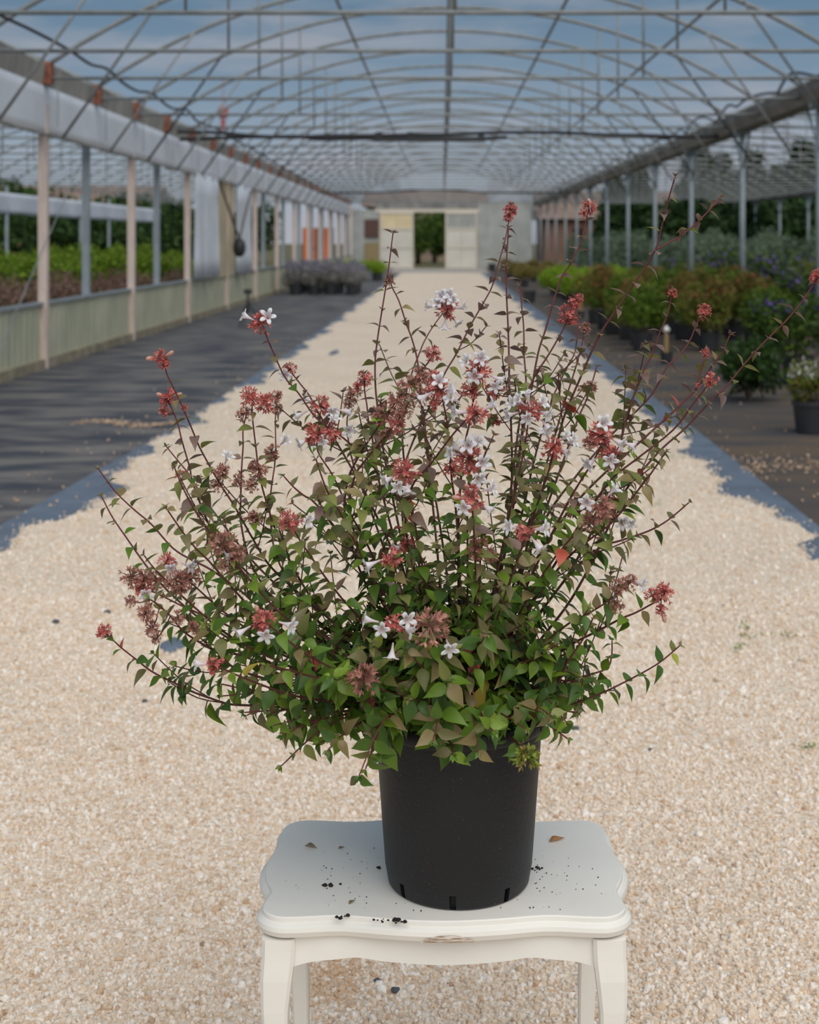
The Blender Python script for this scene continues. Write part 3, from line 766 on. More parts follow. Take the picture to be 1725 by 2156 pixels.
# worn patch on the front edge: thin curved shell hugging the moulding
wv = MB(); vs = []; fs = []
for i in range(21):
    u = i / 20; x = -.028 + .066 * u; w = math.sin(PI * u) ** .7
    y = -(B_ + .010 * math.exp(-((x / (A_ - .042)) / .34) ** 2)) - .0006
    for j in range(4):
        zz = SH - .0235 + .0105 * w * (j / 3)
        vs.append((x, y + (.0015 if j == 0 else .0), zz))
for i in range(20):
    for j in range(3): fs.append((i * 4 + j, i * 4 + j + 4, i * 4 + j + 5, i * 4 + j + 1))
wv.add(vs, fs); wv.build('worn_patch', M['worn'], stool)['label'] = 'brown worn patch on the front edge'
# aprons
def apron(name, half, ax):
    b = MB(); N_ = 40; vs = []; fs = []
    for i in range(N_ + 1):
        t = -1 + 2 * i / N_; x = t * half
        zb = SH - .027 - (.030 + .006 * math.exp(-(t / .34) ** 2) + .004 * math.exp(-((abs(t) - .55) / .12) ** 2) * -1 + .012 * max(0, (abs(t) - .72) / .28) ** 2)
        for y in (-.009, .009):
            vs += [(x, y, SH - .027), (x, y, zb)]
    for i in range(N_):
        a = 4 * i; fs += [(a, a + 1, a + 5, a + 4), (a + 2, a + 6, a + 7, a + 3), (a + 1, a + 3, a + 7, a + 5)]
    b.add(vs, fs)
    return b.mesh(name, MS)
fa = apron('apron', .199, 0); sa = apron('apron', B_ - .030, 1)
for s in (-1, 1):
    o = obj('apron', fa, stool, (0, s * (B_ - .024), 0))
    o = obj('apron', sa, stool, (s * .208, 0, 0)); o.rotation_euler = (0, 0, PI / 2)
# cabriole legs
def leg_mesh():
    b = MB(); prof = []          # (z, outward shift, half thickness)
    keys = [(SH - .028, .0, .0205), (.40, .0, .0205), (.37, .002, .0195), (.33, .0015, .0165), (.28, -.002, .014), (.22, -.007, .012), (.15, -.010, .0105), (.09, -.007, .0105), (.045, .002, .012), (.015, .010, .0145), (-.001, .011, .013)]
    zs = np.linspace(SH - .028, -.001, 34); kz = [k[0] for k in keys][::-1]
    vs = []; fs = []
    for z in zs:
        sft = np.interp(z, kz, [k[1] for k in keys][::-1]); h = np.interp(z, kz, [k[2] for k in keys][::-1]); c = h * .22
        ring = [(-h + c, -h), (h - c, -h), (h, -h + c), (h, h - c), (h - c, h), (-h + c, h), (-h, h - c), (-h, -h + c)]
        # outer edges stay put, inner edges carry the curve (outward = -x,-y for this leg)
        vs += [(x - sft + (h - .0205) * .8, y - sft + (h - .0205) * .8, z) for x, y in ring]
    for i in range(len(zs) - 1):
        for k in range(8): fs.append((i * 8 + k, (i + 1) * 8 + k, (i + 1) * 8 + (k + 1) % 8, i * 8 + (k + 1) % 8))
    fs.append(tuple(range(8))); fs.append(tuple((len(zs) - 1) * 8 + k for k in range(7, -1, -1)))
    b.add(vs, fs); return b.mesh('leg', MS)
lm_ = leg_mesh()
for sx, sy, rz in ((-1, -1, 0), (1, -1, PI / 2), (1, 1, PI), (-1, 1, -PI / 2)):
    o = obj('leg', lm_, stool, (sx * .2065, sy * (B_ - .026), 0)); o.rotation_euler = (0, 0, rz)

# ------------------------------------------------------------------ potted abelia
PX, PYc, PR, PRB, PH = .0225, 1.880, .116, .0905, .228
plant = thing('potted_abelia', 'large abelia bush with pink calyxes and white flowers in a black pot', 'potted shrub', (0, 0, 0))
def pot_material():
    m = mat('pot_plastic', lin(29, 30, 33), .5, var=.3, vscale=5, bump=.12, bscale=220, spec=.4)
    t = m.node_tree; bs = t.nodes['Principled BSDF']
    n = t.nodes.new('ShaderNodeTexNoise'); n.inputs['Scale'].default_value = 420; n.inputs['Detail'].default_value = 2
    co = t.nodes.new('ShaderNodeTexCoord'); t.links.new(co.outputs['Object'], n.inputs['Vector'])
    r = t.nodes.new('ShaderNodeValToRGB'); r.color_ramp.elements[0].position = .70; r.color_ramp.elements[1].position = .78
    t.links.new(n.outputs['Fac'], r.inputs[0])
    mxn = t.nodes.new('ShaderNodeMix'); mxn.data_type = 'RGBA'
    old = bs.inputs['Base Color'].links[0].from_socket
    t.links.new(r.outputs[0], mxn.inputs['Factor']); t.links.new(old, mxn.inputs['A']); mxn.inputs['B'].default_value = lin(104, 98, 92)
    t.links.new(mxn.outputs['Result'], bs.inputs['Base Color'])
    return m
MP = pot_material()
pz = SH + .0005
pm_ = MB(); pm_.lathe([(.001, .006), (PRB - .012, .006), (PRB - .008, 0), (PRB, .001), (PRB + .0025, .004), (PRB + .0054, .0205), (PRB + .006, .024), (PRB + .0065, .026), (PR - .006, PH - .022), (PR - .006, PH - .020)], 72)
AN0 = -PI / 2 - .09; SEG = 2 * PI / 72
pm_.f = [f for q_, f in enumerate(pm_.f) if not (q_ // 72 in (3, 4) and q_ % 9 == 0)]     # slot openings in the wall
pm_.build('pot', MP, plant, True, loc=(PX, PYc, pz)).rotation_euler = (0, 0, AN0 - SEG / 2)
rim = MB(); rim.lathe([(PR - .006, PH - .021), (PR - .001, PH - .020), (PR, PH - .018), (PR, PH - .002), (PR - .002, PH), (PR - .005, PH), (PR - .008, PH - .004), (PR - .012, PH - .04), (PR - .02, .03)], 72)
rim.build('pot_rim', MP, plant, True, loc=(PX, PYc, pz))
for k in range(8):
    an = AN0 + k * PI / 4
    sb_ = MB(); vs = []; fs = []
    for z_, w_ in ((.001, PRB), (.004, PRB + .0025), (.0205, PRB + .0054)):
        for t_ in (-SEG / 2, SEG / 2):
            for r_ in (w_, PRB - .007): vs.append((r_ * math.cos(an + t_), r_ * math.sin(an + t_), z_))
    for q_ in (0, 4): fs += [(q_ + 1, q_ + 5, q_ + 7, q_ + 3), (q_, q_ + 4, q_ + 5, q_ + 1), (q_ + 2, q_ + 3, q_ + 7, q_ + 6)]
    fs += [(8, 10, 11, 9), (0, 1, 3, 2)]
    sb_.add(vs, fs); sb_.build('drainage_slot', MP, plant, loc=(PX, PYc, pz))
so_ = MB(); vs = [(0, 0, .012)]; fs = []
for i in range(1, 8):
    for k in range(30):
        a = 2 * PI * k / 30; q = (PR - .014) * i / 7
        vs.append((q * math.cos(a), q * math.sin(a), .012 - .010 * i / 7 + rnd.uniform(-.003, .003)))
for k in range(30): fs.append((0, 1 + k, 1 + (k + 1) % 30))
for i in range(6):
    for k in range(30): a = 1 + i * 30; fs.append((a + k, a + 30 + k, a + 30 + (k + 1) % 30, a + (k + 1) % 30))
so_.add(vs, fs); so_.build('soil', mat('soil', lin(62, 50, 42), .95, var=.5, vscale=60, bump=.6, bscale=140), plant, loc=(PX, PYc, SH + PH - .040))
SOILZ = SH + PH - .036

# stems traced in the photograph: (tip ... down) pixels, depth of the tip relative to the pot, optional parent
T = []
def S(pts, dz, par=None, leaves=1.0): T.append(dict(p=pts, dz=dz, par=par, lf=leaves)); return len(T) - 1
s1 = S([(1422, 372), (1408, 420), (1393, 480), (1380, 527), (1340, 590), (1304, 643), (1261, 709), (1220, 801), (1189, 875), (1175, 926), (1157, 982), (1120, 1110), (1075, 1300)], -.05)
S([(1516, 416), (1485, 452), (1440, 492), (1380, 530)], .03, s1)
S([(1240, 440), (1223, 510), (1200, 558), (1184, 581), (1164, 640), (1149, 694), (1133, 745), (1116, 839), (1092, 960), (1072, 1120), (1030, 1320)], .16)
s4 = S([(1076, 432), (1071, 470), (1062, 513), (1048, 561), (1036, 604), (1015, 643), (996, 676), (978, 711), (960, 747), (934, 791), (903, 860), (870, 929), (850, 1000), (850, 1120), (880, 1300)], .22)
S([(1071, 480), (1068, 530), (1066, 569), (1067, 622), (1070, 686), (1072, 750), (1073, 834), (1076, 885), (1078, 1003), (1066, 1150), (1020, 1350)], .10)
S([(1094, 597), (1099, 648), (1103, 691), (1104, 750), (1108, 814), (1100, 900), (1090, 1000), (1060, 1180), (1010, 1350)], .24)
S([(1212, 625), (1192, 681), (1169, 724), (1149, 757), (1123, 798), (1096, 880), (1080, 1000), (1050, 1200)], .05)
S([(1232, 690), (1223, 737), (1205, 798), (1187, 854), (1165, 930), (1120, 1080), (1060, 1280)], .20)
S([(1218, 668), (1212, 737), (1197, 768), (1172, 819), (1159, 854), (1130, 950), (1090, 1120), (1040, 1320)], .26)
S([(1256, 773), (1248, 803), (1233, 847), (1218, 880), (1190, 960), (1140, 1100), (1070, 1300)], .14)
s11 = S([(1417, 613), (1404, 667), (1391, 696), (1373, 748), (1360, 771), (1341, 818), (1322, 870), (1308, 931), (1292, 1018), (1262, 1090), (1190, 1220), (1090, 1360)], .08)
S([(1482, 655), (1466, 685), (1453, 717), (1435, 743), (1404, 774), (1378, 823), (1346, 860), (1295, 908), (1254, 954), (1213, 1003), (1150, 1090), (1070, 1260)], .18)
s13 = S([(1537, 706), (1521, 740), (1492, 782), (1466, 820), (1417, 868), (1366, 914), (1313, 962), (1259, 1010), (1206, 1067), (1140, 1160), (1060, 1320)], -.04)
S([(1487, 740), (1479, 769), (1466, 812)], -.02, s13)
S([(1496, 805), (1461, 849), (1417, 906), (1336, 970), (1292, 1005), (1250, 1060), (1180, 1170), (1090, 1330)], -.14)
S([(1722, 586), (1690, 633), (1656, 675), (1606, 724), (1560, 776), (1529, 815), (1497, 844), (1445, 900), (1397, 942), (1356, 987), (1313, 1039), (1285, 1102), (1262, 1151), (1229, 1217), (1190, 1281), (1120, 1370)], .02)
s17 = S([(1402, 952), (1369, 1000), (1341, 1036), (1313, 1072), (1280, 1108), (1219, 1153), (1175, 1199), (1100, 1300), (1050, 1390)], -.18)
S([(1451, 1058), (1407, 1095), (1366, 1118), (1308, 1138), (1264, 1153), (1200, 1210), (1120, 1320)], -.02)
S([(1316, 1238), (1300, 1250), (1270, 1273), (1231, 1296), (1203, 1309), (1140, 1360), (1080, 1420)], -.16)
S([(1392, 1262), (1374, 1271), (1341, 1289), (1305, 1304), (1262, 1327), (1190, 1365), (1110, 1430)], -.12)
S([(1431, 1360), (1389, 1395), (1339, 1424), (1275, 1456), (1235, 1472), (1197, 1485), (1140, 1490), (1090, 1480)], -.12)
S([(1289, 1349), (1288, 1381), (1277, 1408), (1225, 1425), (1150, 1450), (1080, 1480)], .06)
S([(1249, 1301), (1232, 1339), (1213, 1368), (1192, 1400), (1173, 1440), (1130, 1480)], -.16)
s24 = S([(828, 489), (822, 537), (817, 576), (810, 620), (802, 669), (794, 722), (790, 766), (791, 817), (795, 855), (804, 926), (815, 990), (838, 1100), (870, 1250), (915, 1400)], .14)
S([(820, 582), (826, 605), (840, 633), (855, 679), (868, 715), (878, 753), (884, 800), (890, 880), (905, 1000), (920, 1150), (940, 1350)], .18)
S([(936, 655), (911, 689), (893, 720), (881, 750), (866, 790), (850, 860), (850, 960), (880, 1150), (930, 1350)], .24)
S([(914, 746), (898, 768), (878, 791), (837, 842), (804, 888), (779, 924), (753, 965), (730, 1021), (730, 1110), (780, 1250), (880, 1400)], -.10)
S([(860, 850), (842, 880), (806, 925), (773, 965), (745, 1010), (740, 1100), (800, 1260), (890, 1410)], -.16)
S([(767, 788), (768, 822), (773, 855), (776, 886), (784, 921), (795, 1000), (835, 1150), (890, 1350)], .05)
S([(739, 822), (735, 860), (731, 901), (745, 980), (790, 1100), (870, 1330)], .12)
s31 = S([(552, 682), (562, 710), (578, 747), (600, 794), (628, 827), (666, 880), (710, 912), (738, 935), (776, 970), (809, 1013), (837, 1046), (865, 1120), (900, 1260), (935, 1400)], -.06)
S([(612, 782), (633, 809), (651, 832), (672, 872), (720, 950), (790, 1080), (880, 1300)], .02)
S([(672, 905), (669, 949), (702, 1003), (740, 1085), (760, 1120), (778, 1156), (840, 1290), (900, 1400)], -.14)
S([(666, 968), (679, 1008), (692, 1039), (722, 1090), (775, 1200), (860, 1380)], -.22)
S([(1010, 788), (998, 837), (990, 886), (980, 932), (970, 1020), (965, 1150), (970, 1350)], -.12)
S([(928, 822), (934, 850), (942, 893), (947, 957), (952, 1013), (960, 1072), (968, 1200), (972, 1380)], -.18)
S([(890, 846), (896, 906), (904, 965), (909, 1008), (921, 1072), (940, 1200), (960, 1380)], .02)
S([(1000, 866), (975, 891), (949, 921), (906, 978), (865, 1030), (855, 1120), (890, 1260), (940, 1400)], -.24)
s38 = S([(344, 758), (351, 786), (364, 814), (382, 852), (402, 898), (420, 941), (445, 987), (468, 1026), (494, 1066), (535, 1139), (565, 1187), (609, 1231), (690, 1300), (820, 1400)], -.08)
S([(356, 848), (366, 870), (374, 890), (384, 931), (399, 982), (407, 1018), (435, 1093), (465, 1140), (530, 1215), (640, 1310), (800, 1410)], .06)
S([(351, 941), (374, 969), (399, 1000), (422, 1038), (461, 1092), (540, 1190), (660, 1300), (820, 1420)], .14)
S([(368, 985), (381, 1018), (399, 1054), (422, 1092), (480, 1170), (580, 1270), (760, 1400)], -.16)
S([(208, 988), (241, 1033), (267, 1059), (287, 1077), (320, 1105), (364, 1154), (404, 1179), (445, 1200), (509, 1246), (540, 1272), (640, 1340), (800, 1430)], -.04)
s43 = S([(214, 1045), (221, 1059), (238, 1091), (269, 1136), (292, 1169), (323, 1210), (370, 1260), (460, 1330), (600, 1410), (780, 1470)], .08)
S([(350, 1070), (359, 1083), (389, 1126), (415, 1157), (438, 1179), (468, 1213), (540, 1290), (660, 1380), (820, 1450)], -.22)
S([(304, 1170), (325, 1197), (351, 1223), (400, 1270), (500, 1350), (660, 1430)], -.18)
S([(220, 1330), (249, 1358), (267, 1373), (290, 1391), (320, 1414), (361, 1435), (402, 1455), (443, 1470), (486, 1483), (550, 1486), (614, 1491), (740, 1498), (860, 1490)], -.12)
S([(300, 1235), (338, 1253), (384, 1276), (420, 1292), (496, 1325), (620, 1390), (800, 1450)], -.02)
S([(315, 1262), (330, 1271), (359, 1297), (387, 1330), (425, 1355), (463, 1378), (499, 1409), (600, 1440), (780, 1480)], -.20)
S([(520, 868), (512, 905), (512, 939), (509, 985), (507, 1054), (508, 1105), (535, 1200), (625, 1320), (790, 1420)], .10)
S([(532, 838), (531, 870), (537, 926), (545, 990), (555, 1036), (575, 1100), (601, 1164), (680, 1290), (830, 1420)], -.06)
S([(582, 838), (580, 885), (580, 964), (570, 1041), (570, 1100), (590, 1190), (680, 1320), (840, 1430)], .18)
S([(598, 1003), (619, 1026), (641, 1044), (666, 1062), (735, 1150), (850, 1320)], -.16)
# front flowering shoots
S([(553, 1305), (590, 1335), (650, 1380), (760, 1440)], -.30)
S([(840, 1320), (865, 1360), (905, 1430)], -.26)
S([(905, 1325), (915, 1380), (935, 1450)], -.24)
S([(768, 1428), (810, 1455), (870, 1480)], -.22)
S([(1112, 1590), (1085, 1560), (1050, 1530), (1020, 1500)], -.15)
S([(612, 1102), (640, 1150), (720, 1260), (850, 1400)], -.24)
S([(470, 1150), (500, 1190), (590, 1290), (740, 1410)], -.24)
S([(455, 1400), (520, 1430), (640, 1470), (800, 1490)], -.24)
S([(825, 1172), (845, 1240), (890, 1380)], -.22)
S([(856, 1000), (870, 1080), (900, 1240), (945, 1400)], -.20)
S([(990, 965), (985, 1060), (985, 1220), (985, 1400)], -.22)
S([(992, 1050), (998, 1120), (1000, 1280)], -.26)
S([(1115, 868), (1105, 940), (1080, 1060), (1040, 1250)], -.14)
S([(1168, 945), (1150, 1010), (1100, 1150), (1040, 1330)], -.10)
S([(1272, 925), (1250, 970), (1190, 1070), (1090, 1280)], -.20)
S([(1268, 1072), (1225, 1110), (1150, 1200), (1060, 1360)], -.24)
S([(1112, 1120), (1090, 1180), (1040, 1330)], -.26)
S([(1012, 1158), (1010, 1220), (1000, 1380)], -.18)
S([(355, 1188), (400, 1225), (500, 1310), (680, 1420)], -.10)
for pts_, dz_ in (([(465, 1440), (540, 1455), (660, 1470), (800, 1490)], -.10), ([(515, 1500), (590, 1495), (700, 1490), (820, 1495)], -.16), ([(600, 1545), (660, 1520), (760, 1500), (860, 1500)], -.20),
                  ([(690, 1580), (730, 1540), (800, 1505), (880, 1500)], -.22), ([(430, 1350), (520, 1385), (650, 1430), (800, 1470)], .04), ([(1215, 1500), (1170, 1495), (1110, 1490)], -.08),
                  ([(1195, 1555), (1160, 1530), (1110, 1500), (1060, 1495)], -.14), ([(1240, 1425), (1190, 1445), (1120, 1470)], .08), ([(560, 1400), (640, 1420), (760, 1460)], -.26), ([(800, 1590), (815, 1550), (850, 1510)], -.18),
                  ([(955, 1590), (950, 1550), (945, 1510)], -.19), ([(1040, 1540), (1020, 1520), (1000, 1505)], -.20)):
    S(pts_, dz_, None, 1.3)
N_TRACED = len(T)
# fuller middle of the bush
rf = random.Random(21)
for i in range(32):
    an = math.radians(rf.uniform(6, 174)); q = rf.uniform(150, 340) * (1.0 if math.cos(an) < 0 else .78)
    ex_, ey_ = 975 + q * 1.12 * math.cos(an), 1490 - q * .95 * math.sin(an) - 20
    mxx, myy = 970 + q * .45 * math.cos(an), 1490 - q * .55 * math.sin(an)
    S([(ex_, ey_), ((ex_ + mxx) / 2 + rf.uniform(-14, 14), (ey_ + myy) / 2 + rf.uniform(-10, 10)), (mxx, myy)], rf.uniform(-.26, .26), None, 1.15)

def spline(P, per=4):
    out = []
    for i in range(len(P) - 1):
        p0, p1, p2, p3 = P[max(i - 1, 0)], P[i], P[i + 1], P[min(i + 2, len(P) - 1)]
        for k in range(per):
            t = k / per
            out.append(.5 * ((2 * p1) + (p2 - p0) * t + (2 * p0 - 5 * p1 + 4 * p2 - p3) * t * t + (3 * p1 - p0 - 3 * p2 + p3) * t ** 3))
    out.append(P[-1]); return out
rs = random.Random(4)
def proj(v): return (VX + v.x * FPX / v.y, VY + (CAMH - v.z) * FPX / v.y)
curves = []            # base -> tip 3D points
for s in T:
    up = [Vector((x, y)) for x, y in s['p'][::-1]]
    tipd = PYc + s['dz']
    if s['par'] is None:
        tx = (s['p'][0][0] - 965) / 500
        a = rs.uniform(0, 6.28); q = .045 * math.sqrt(rs.random())
        B3 = Vector((PX + q * math.cos(a) + .035 * max(-1, min(1, tx)), PYc + q * math.sin(a) + .09 * s['dz'], SOILZ))
    else:
        par = curves[s['par']]
        B3 = min(par, key=lambda v: (Vector(proj(v)) - up[0]).length); up = up[1:]
    px = [Vector(proj(B3))] + up
    L = [0]
    for i in range(1, len(px)): L.append(L[-1] + (px[i] - px[i - 1]).length)
    P3 = []
    for p, l in zip(px, L):
        u = l / L[-1]; d = B3.y + (tipd - B3.y) * (u ** 1.15)
        P3.append(W(p.x, p.y, d))
    curves.append(spline(P3))
skirt = len(curves)
# low skirt of leafy shoots spilling over the pot rim (built around the pot)
for i in range(46):
    a = 2 * PI * i / 46 + rs.uniform(-.12, .12)
    ln = .14 + .12 * max(0, -math.cos(a)) ** 1.0 + .03 * max(0, -math.sin(a)) + rs.uniform(-.03, .05)
    d = Vector((math.cos(a), math.sin(a), 0)); b0 = Vector((PX, PYc, SOILZ)) + d * rs.uniform(.02, .05)
    zt = SH + PH + rs.uniform(-.012, .05)
    P3 = [b0, b0 + d * ln * .35 + Vector((0, 0, .055)), Vector((PX, PYc, 0)) + d * (ln * .75) + Vector((0, 0, SH + PH + rs.uniform(.02, .05))), Vector((PX, PYc, 0)) + d * ln + Vector((0, 0, zt))]
    curves.append(spline(P3, 6)); T.append(dict(lf=1.3, par=None, dz=0))

LEAVES = []           # (pos, axis, normal, length, colour)
GRN = [lin(100, 130, 40), lin(86, 116, 40), lin(118, 144, 46), lin(76, 106, 44)]
OLV = [lin(126, 130, 68), lin(118, 112, 72), lin(138, 122, 80)]
PUR = [lin(126, 102, 92), lin(118, 96, 90), lin(134, 108, 92)]
REDL = [lin(196, 86, 68), lin(168, 92, 74), lin(206, 100, 78)]
YEL = [lin(150, 156, 58), lin(166, 146, 62)]
rl = random.Random(12)
def leaf_colour(h, u):
    r = rl.random()
    if r < .013: return rl.choice(REDL)
    if r < .026 and h < .3: return rl.choice(YEL)
    g = h * .75 + u * .35 + rl.gauss(0, .13)
    if g < .48: return rl.choice(GRN)
    if g < .80: return rl.choice(OLV)
    return rl.choice(PUR)
def add_leaf(p, t, u1, ln, a, hfrac, u):
    ax = u1 * math.cos(a) + t * math.sin(a); ax.z -= .18 + rl.uniform(-.1, .15)
    ax = (ax + Vector((rl.gauss(0, .15), rl.gauss(0, .15), rl.gauss(0, .12)))).normalized()
    nm = t + Vector((0, 0, .6)); nm = nm - ax * nm.dot(ax)
    if nm.length < .05: nm = ax.orthogonal()
    nm = nm.normalized(); side = nm.cross(ax)
    rot = rl.gauss(0, .3); nm = (nm * math.cos(rot) + side * math.sin(rot)).normalized()
    LEAVES.append((p, ax, nm, ln, leaf_colour(hfrac, u)))
def leaves_along(C3, lf, u_start, top=True, gap0=.0205):
    L = 0; nxt = None; ph = rl.uniform(0, 3.1)
    tot = sum((C3[i + 1] - C3[i]).length for i in range(len(C3) - 1))
    nxt = tot * u_start + rl.uniform(0, .02)
    for i in range(len(C3) - 1):
        a, b = C3[i], C3[i + 1]; seg = (b - a).length
        while nxt <= L + seg and seg > 1e-6:
            k = (nxt - L) / seg; p = a.lerp(b, k); t = (b - a).normalized(); u = nxt / tot
            h = (p.z - SOILZ) / .72
            ln = (.0335 - .0105 * min(1, max(0, u * .5 + h * .8))) * rl.uniform(.8, 1.18) * (1 if u < .93 else .72)
            ln *= (1.0 if lf < 1.1 else (1.08 if lf < 1.25 else 1.18))
            o = t.orthogonal().normalized(); w = t.cross(o)
            for sgn in (0, PI):
                if rl.random() < .06: continue
                q = ph + sgn + rl.gauss(0, .2)
                add_leaf(p, t, o * math.cos(q) + w * math.sin(q), ln, rl.uniform(.15, .6), h, u)
            ph += PI / 2 + rl.gauss(0, .15)
            nxt += gap0 * rl.uniform(.9, 1.3)
        L += seg
    if top:
        t = (C3[-1] - C3[-2]).normalized(); o = t.orthogonal().normalized(); w = t.cross(o)
        for q in (0, PI, PI / 2, 3 * PI / 2):
            add_leaf(C3[-1], t, o * math.cos(q) + w * math.sin(q), rl.uniform(.007, .011), 1.0, (C3[-1].z - SOILZ) / .72, 1)

M['stem'] = tint_mat('stem_bark', 'attr', .6, 0, .3)
stem_cols = [lin(92, 62, 52)[:3], lin(86, 50, 50)[:3], lin(108, 50, 54)[:3]]
twig_jobs = [[] for _ in curves]
for ci, C3 in enumerate(curves):
    tr_ = ci < N_TRACED
    leaves_along(C3, T[ci]['lf'], .22 if tr_ else .30)
    # side shoots on the lower and middle wood
    if T[ci]['par'] is None and ci < skirt:
        for _ in range(2 if tr_ else 3):
            u = rl.uniform(.2, .5); k = int(u * (len(C3) - 1)); p = C3[k]; t = (C3[k + 1] - p).normalized()
            o = t.orthogonal().normalized(); w = t.cross(o); q = rl.uniform(0, 6.28)
            d = (t * .75 + (o * math.cos(q) + w * math.sin(q)) * .8 + Vector((0, 0, .25))).normalized()
            ln = rl.uniform(.045, .105)
            tw = [p, p + d * ln * .5, p + d * ln + Vector((0, 0, .012))]
            twig_jobs[ci].append(tw); leaves_along(spline(tw, 4), 1.2, .2, True, .017)

# ------------------------------------------------------------------ flowers
CL = []   # x, y, radius px, kind, white flowers [(x,y,kind)]
def K(x, y, r, kind='R', fl=()): CL.append((x, y, r, kind, fl))
K(550, 682, 25, 'R', [(522, 668, 's'), (567, 664, 'f'), (549, 656, 'b')]); K(612, 778, 16, 'R', [(603, 788, 'f')])
K(338, 755, 20, 'R', [(312, 755, 'b'), (362, 742, 'b')]); K(345, 768, 14); K(354, 838, 22, 'R', [(333, 830, 'b'), (380, 830, 'b')]); K(347, 867, 15); K(388, 858, 9)
K(525, 836, 24); K(557, 848, 25); K(580, 836, 17, 'D'); K(514, 872, 18, 'D'); K(583, 862, 15, 'D')
K(573, 952, 20, 'D', [(598, 930, 's')]); K(466, 992, 22, 'D', [(478, 966, 's')]); K(500, 1012, 17, 'D'); K(545, 988, 24, 'D'); K(458, 1022, 16, 'D'); K(530, 1022, 17, 'D'); K(540, 1090, 20, 'D')
K(612, 1100, 28, 'R', [(642, 1096, 's')]); K(470, 1146, 32, 'D'); K(497, 1166, 22, 'D', [(489, 1168, 's')]); K(474, 1194, 16, 'D')
K(354, 1184, 22, 'R', [(365, 1193, 'f'), (395, 1190, 's')]); K(276, 1213, 26, 'D'); K(306, 1240, 26, 'R', [(313, 1246, 'f')]); K(328, 1224, 24, 'D'); K(275, 1265, 16, 'D'); K(308, 1290, 24, 'D')
K(322, 1322, 20, 'D'); K(330, 1344, 13, 'D'); K(366, 1222, 26, 'D'); K(402, 1216, 26, 'D'); K(382, 1236, 22, 'D'); K(374, 1300, 18, 'D'); K(408, 1322, 18, 'D'); K(305, 1215, 20, 'D')
K(219, 1330, 19, 'R'); K(455, 1400, 22, 'R', [(424, 1398, 's')])
K(553, 1306, 28, 'R', [(512, 1328, 's'), (563, 1331, 'f'), (604, 1315, 's'), (540, 1278, 'b')])
K(832, 1318, 25, 'R', [(780, 1306, 's'), (805, 1318, 'f'), (860, 1298, 'f'), (856, 1324, 's'), (826, 1372, 's')])
K(905, 1318, 44, 'D', [(948, 1362, 'f'), (938, 1297, 'b')]); K(765, 1430, 36, 'D'); K(735, 1452, 16, 'D'); K(1110, 1594, 33, 'G')
K(825, 1175, 25, 'R', [(784, 1187, 's')]); K(860, 1146, 20, 'R', [(842, 1152, 's')]); K(855, 995, 32, 'R', [(840, 1022, 'f'), (820, 1008, 's'), (858, 1026, 's')])
K(673, 856, 24, 'R', [(650, 842, 's'), (634, 872, 's'), (702, 866, 'f'), (727, 866, 's'), (690, 838, 'b')]); K(662, 915, 26, 'R'); K(695, 912, 25, 'R', [(677, 927, 'f'), (702, 888, 's'), (736, 904, 'f'), (640, 930, 's')])
K(743, 832, 17, 'D'); K(735, 852, 14, 'D'); K(767, 798, 19, 'R'); K(753, 815, 12)
for x, y, r in ((885, 790, 22), (908, 802, 26), (864, 812, 26), (882, 836, 22), (838, 846, 26), (852, 866, 22), (812, 872, 24), (798, 884, 18), (836, 892, 22), (815, 914, 18), (790, 868, 15)): K(x, y, r, 'D' if (x + y) % 3 else 'R')
K(914, 745, 20, 'R'); K(926, 818, 28, 'R', [(896, 834, 's'), (925, 798, 'f')]); K(918, 852, 16)
K(940, 652, 27, 'R', [(930, 622, 'f'), (946, 620, 'f'), (953, 632, 'f'), (920, 635, 'f'), (936, 638, 's'), (908, 645, 's'), (970, 648, 's'), (960, 675, 's'), (937, 681, 's')])
K(1010, 785, 32, 'R', [(998, 790, 'f'), (1012, 752, 'f'), (986, 764, 's'), (1048, 797, 's'), (1042, 812, 'f')]); K(988, 822, 22); K(1046, 826, 25, 'R'); K(1004, 872, 28, 'R', [(955, 840, 's'), (968, 868, 's'), (956, 822, 's'), (1030, 856, 's')]); K(1042, 886, 17)
K(1117, 864, 27, 'R', [(1084, 850, 's'), (1096, 846, 's'), (1112, 836, 's'), (1109, 878, 'f'), (1146, 870, 's'), (1150, 896, 's'), (1078, 872, 's'), (1138, 850, 's')])
K(990, 968, 34, 'R', [(964, 945, 's'), (984, 933, 'f'), (1004, 936, 's'), (1018, 970, 'f'), (1009, 1006, 'f'), (956, 956, 's')]); K(950, 988, 20)
K(992, 1050, 30, 'R', [(975, 1064, 'f'), (1024, 1068, 's'), (1030, 1030, 's'), (956, 1047, 'b'), (982, 1022, 'b')])
K(1163, 945, 26, 'R', [(1152, 914, 's'), (1188, 922, 's'), (1184, 950, 's'), (1200, 930, 's')])
K(1268, 916, 32, 'R', [(1270, 886, 'f'), (1300, 930, 's'), (1325, 936, 's')]); K(1240, 934, 18, 'D'); K(1286, 952, 28, 'R', [(1282, 966, 'f'), (1246, 972, 's')]); K(1290, 982, 18, 'D')
K(1262, 1070, 38, 'D', [(1232, 1054, 'f'), (1290, 1034, 's')]); K(1302, 1056, 20, 'R'); K(1208, 1070, 26, 'D'); K(1240, 1100, 22, 'D'); K(1290, 1085, 20, 'D', [(1308, 1096, 'f'), (1326, 1100, 'f')])
K(1108, 1120, 24, 'R', [(1079, 1110, 's'), (1138, 1114, 's'), (1130, 1146, 's')]); K(1010, 1155, 28, 'D'); K(1036, 1170, 18, 'D')
K(1302, 1234, 20, 'D'); K(1326, 1226, 19, 'D', [(1346, 1228, 's')]); K(1300, 1276, 16, 'D')
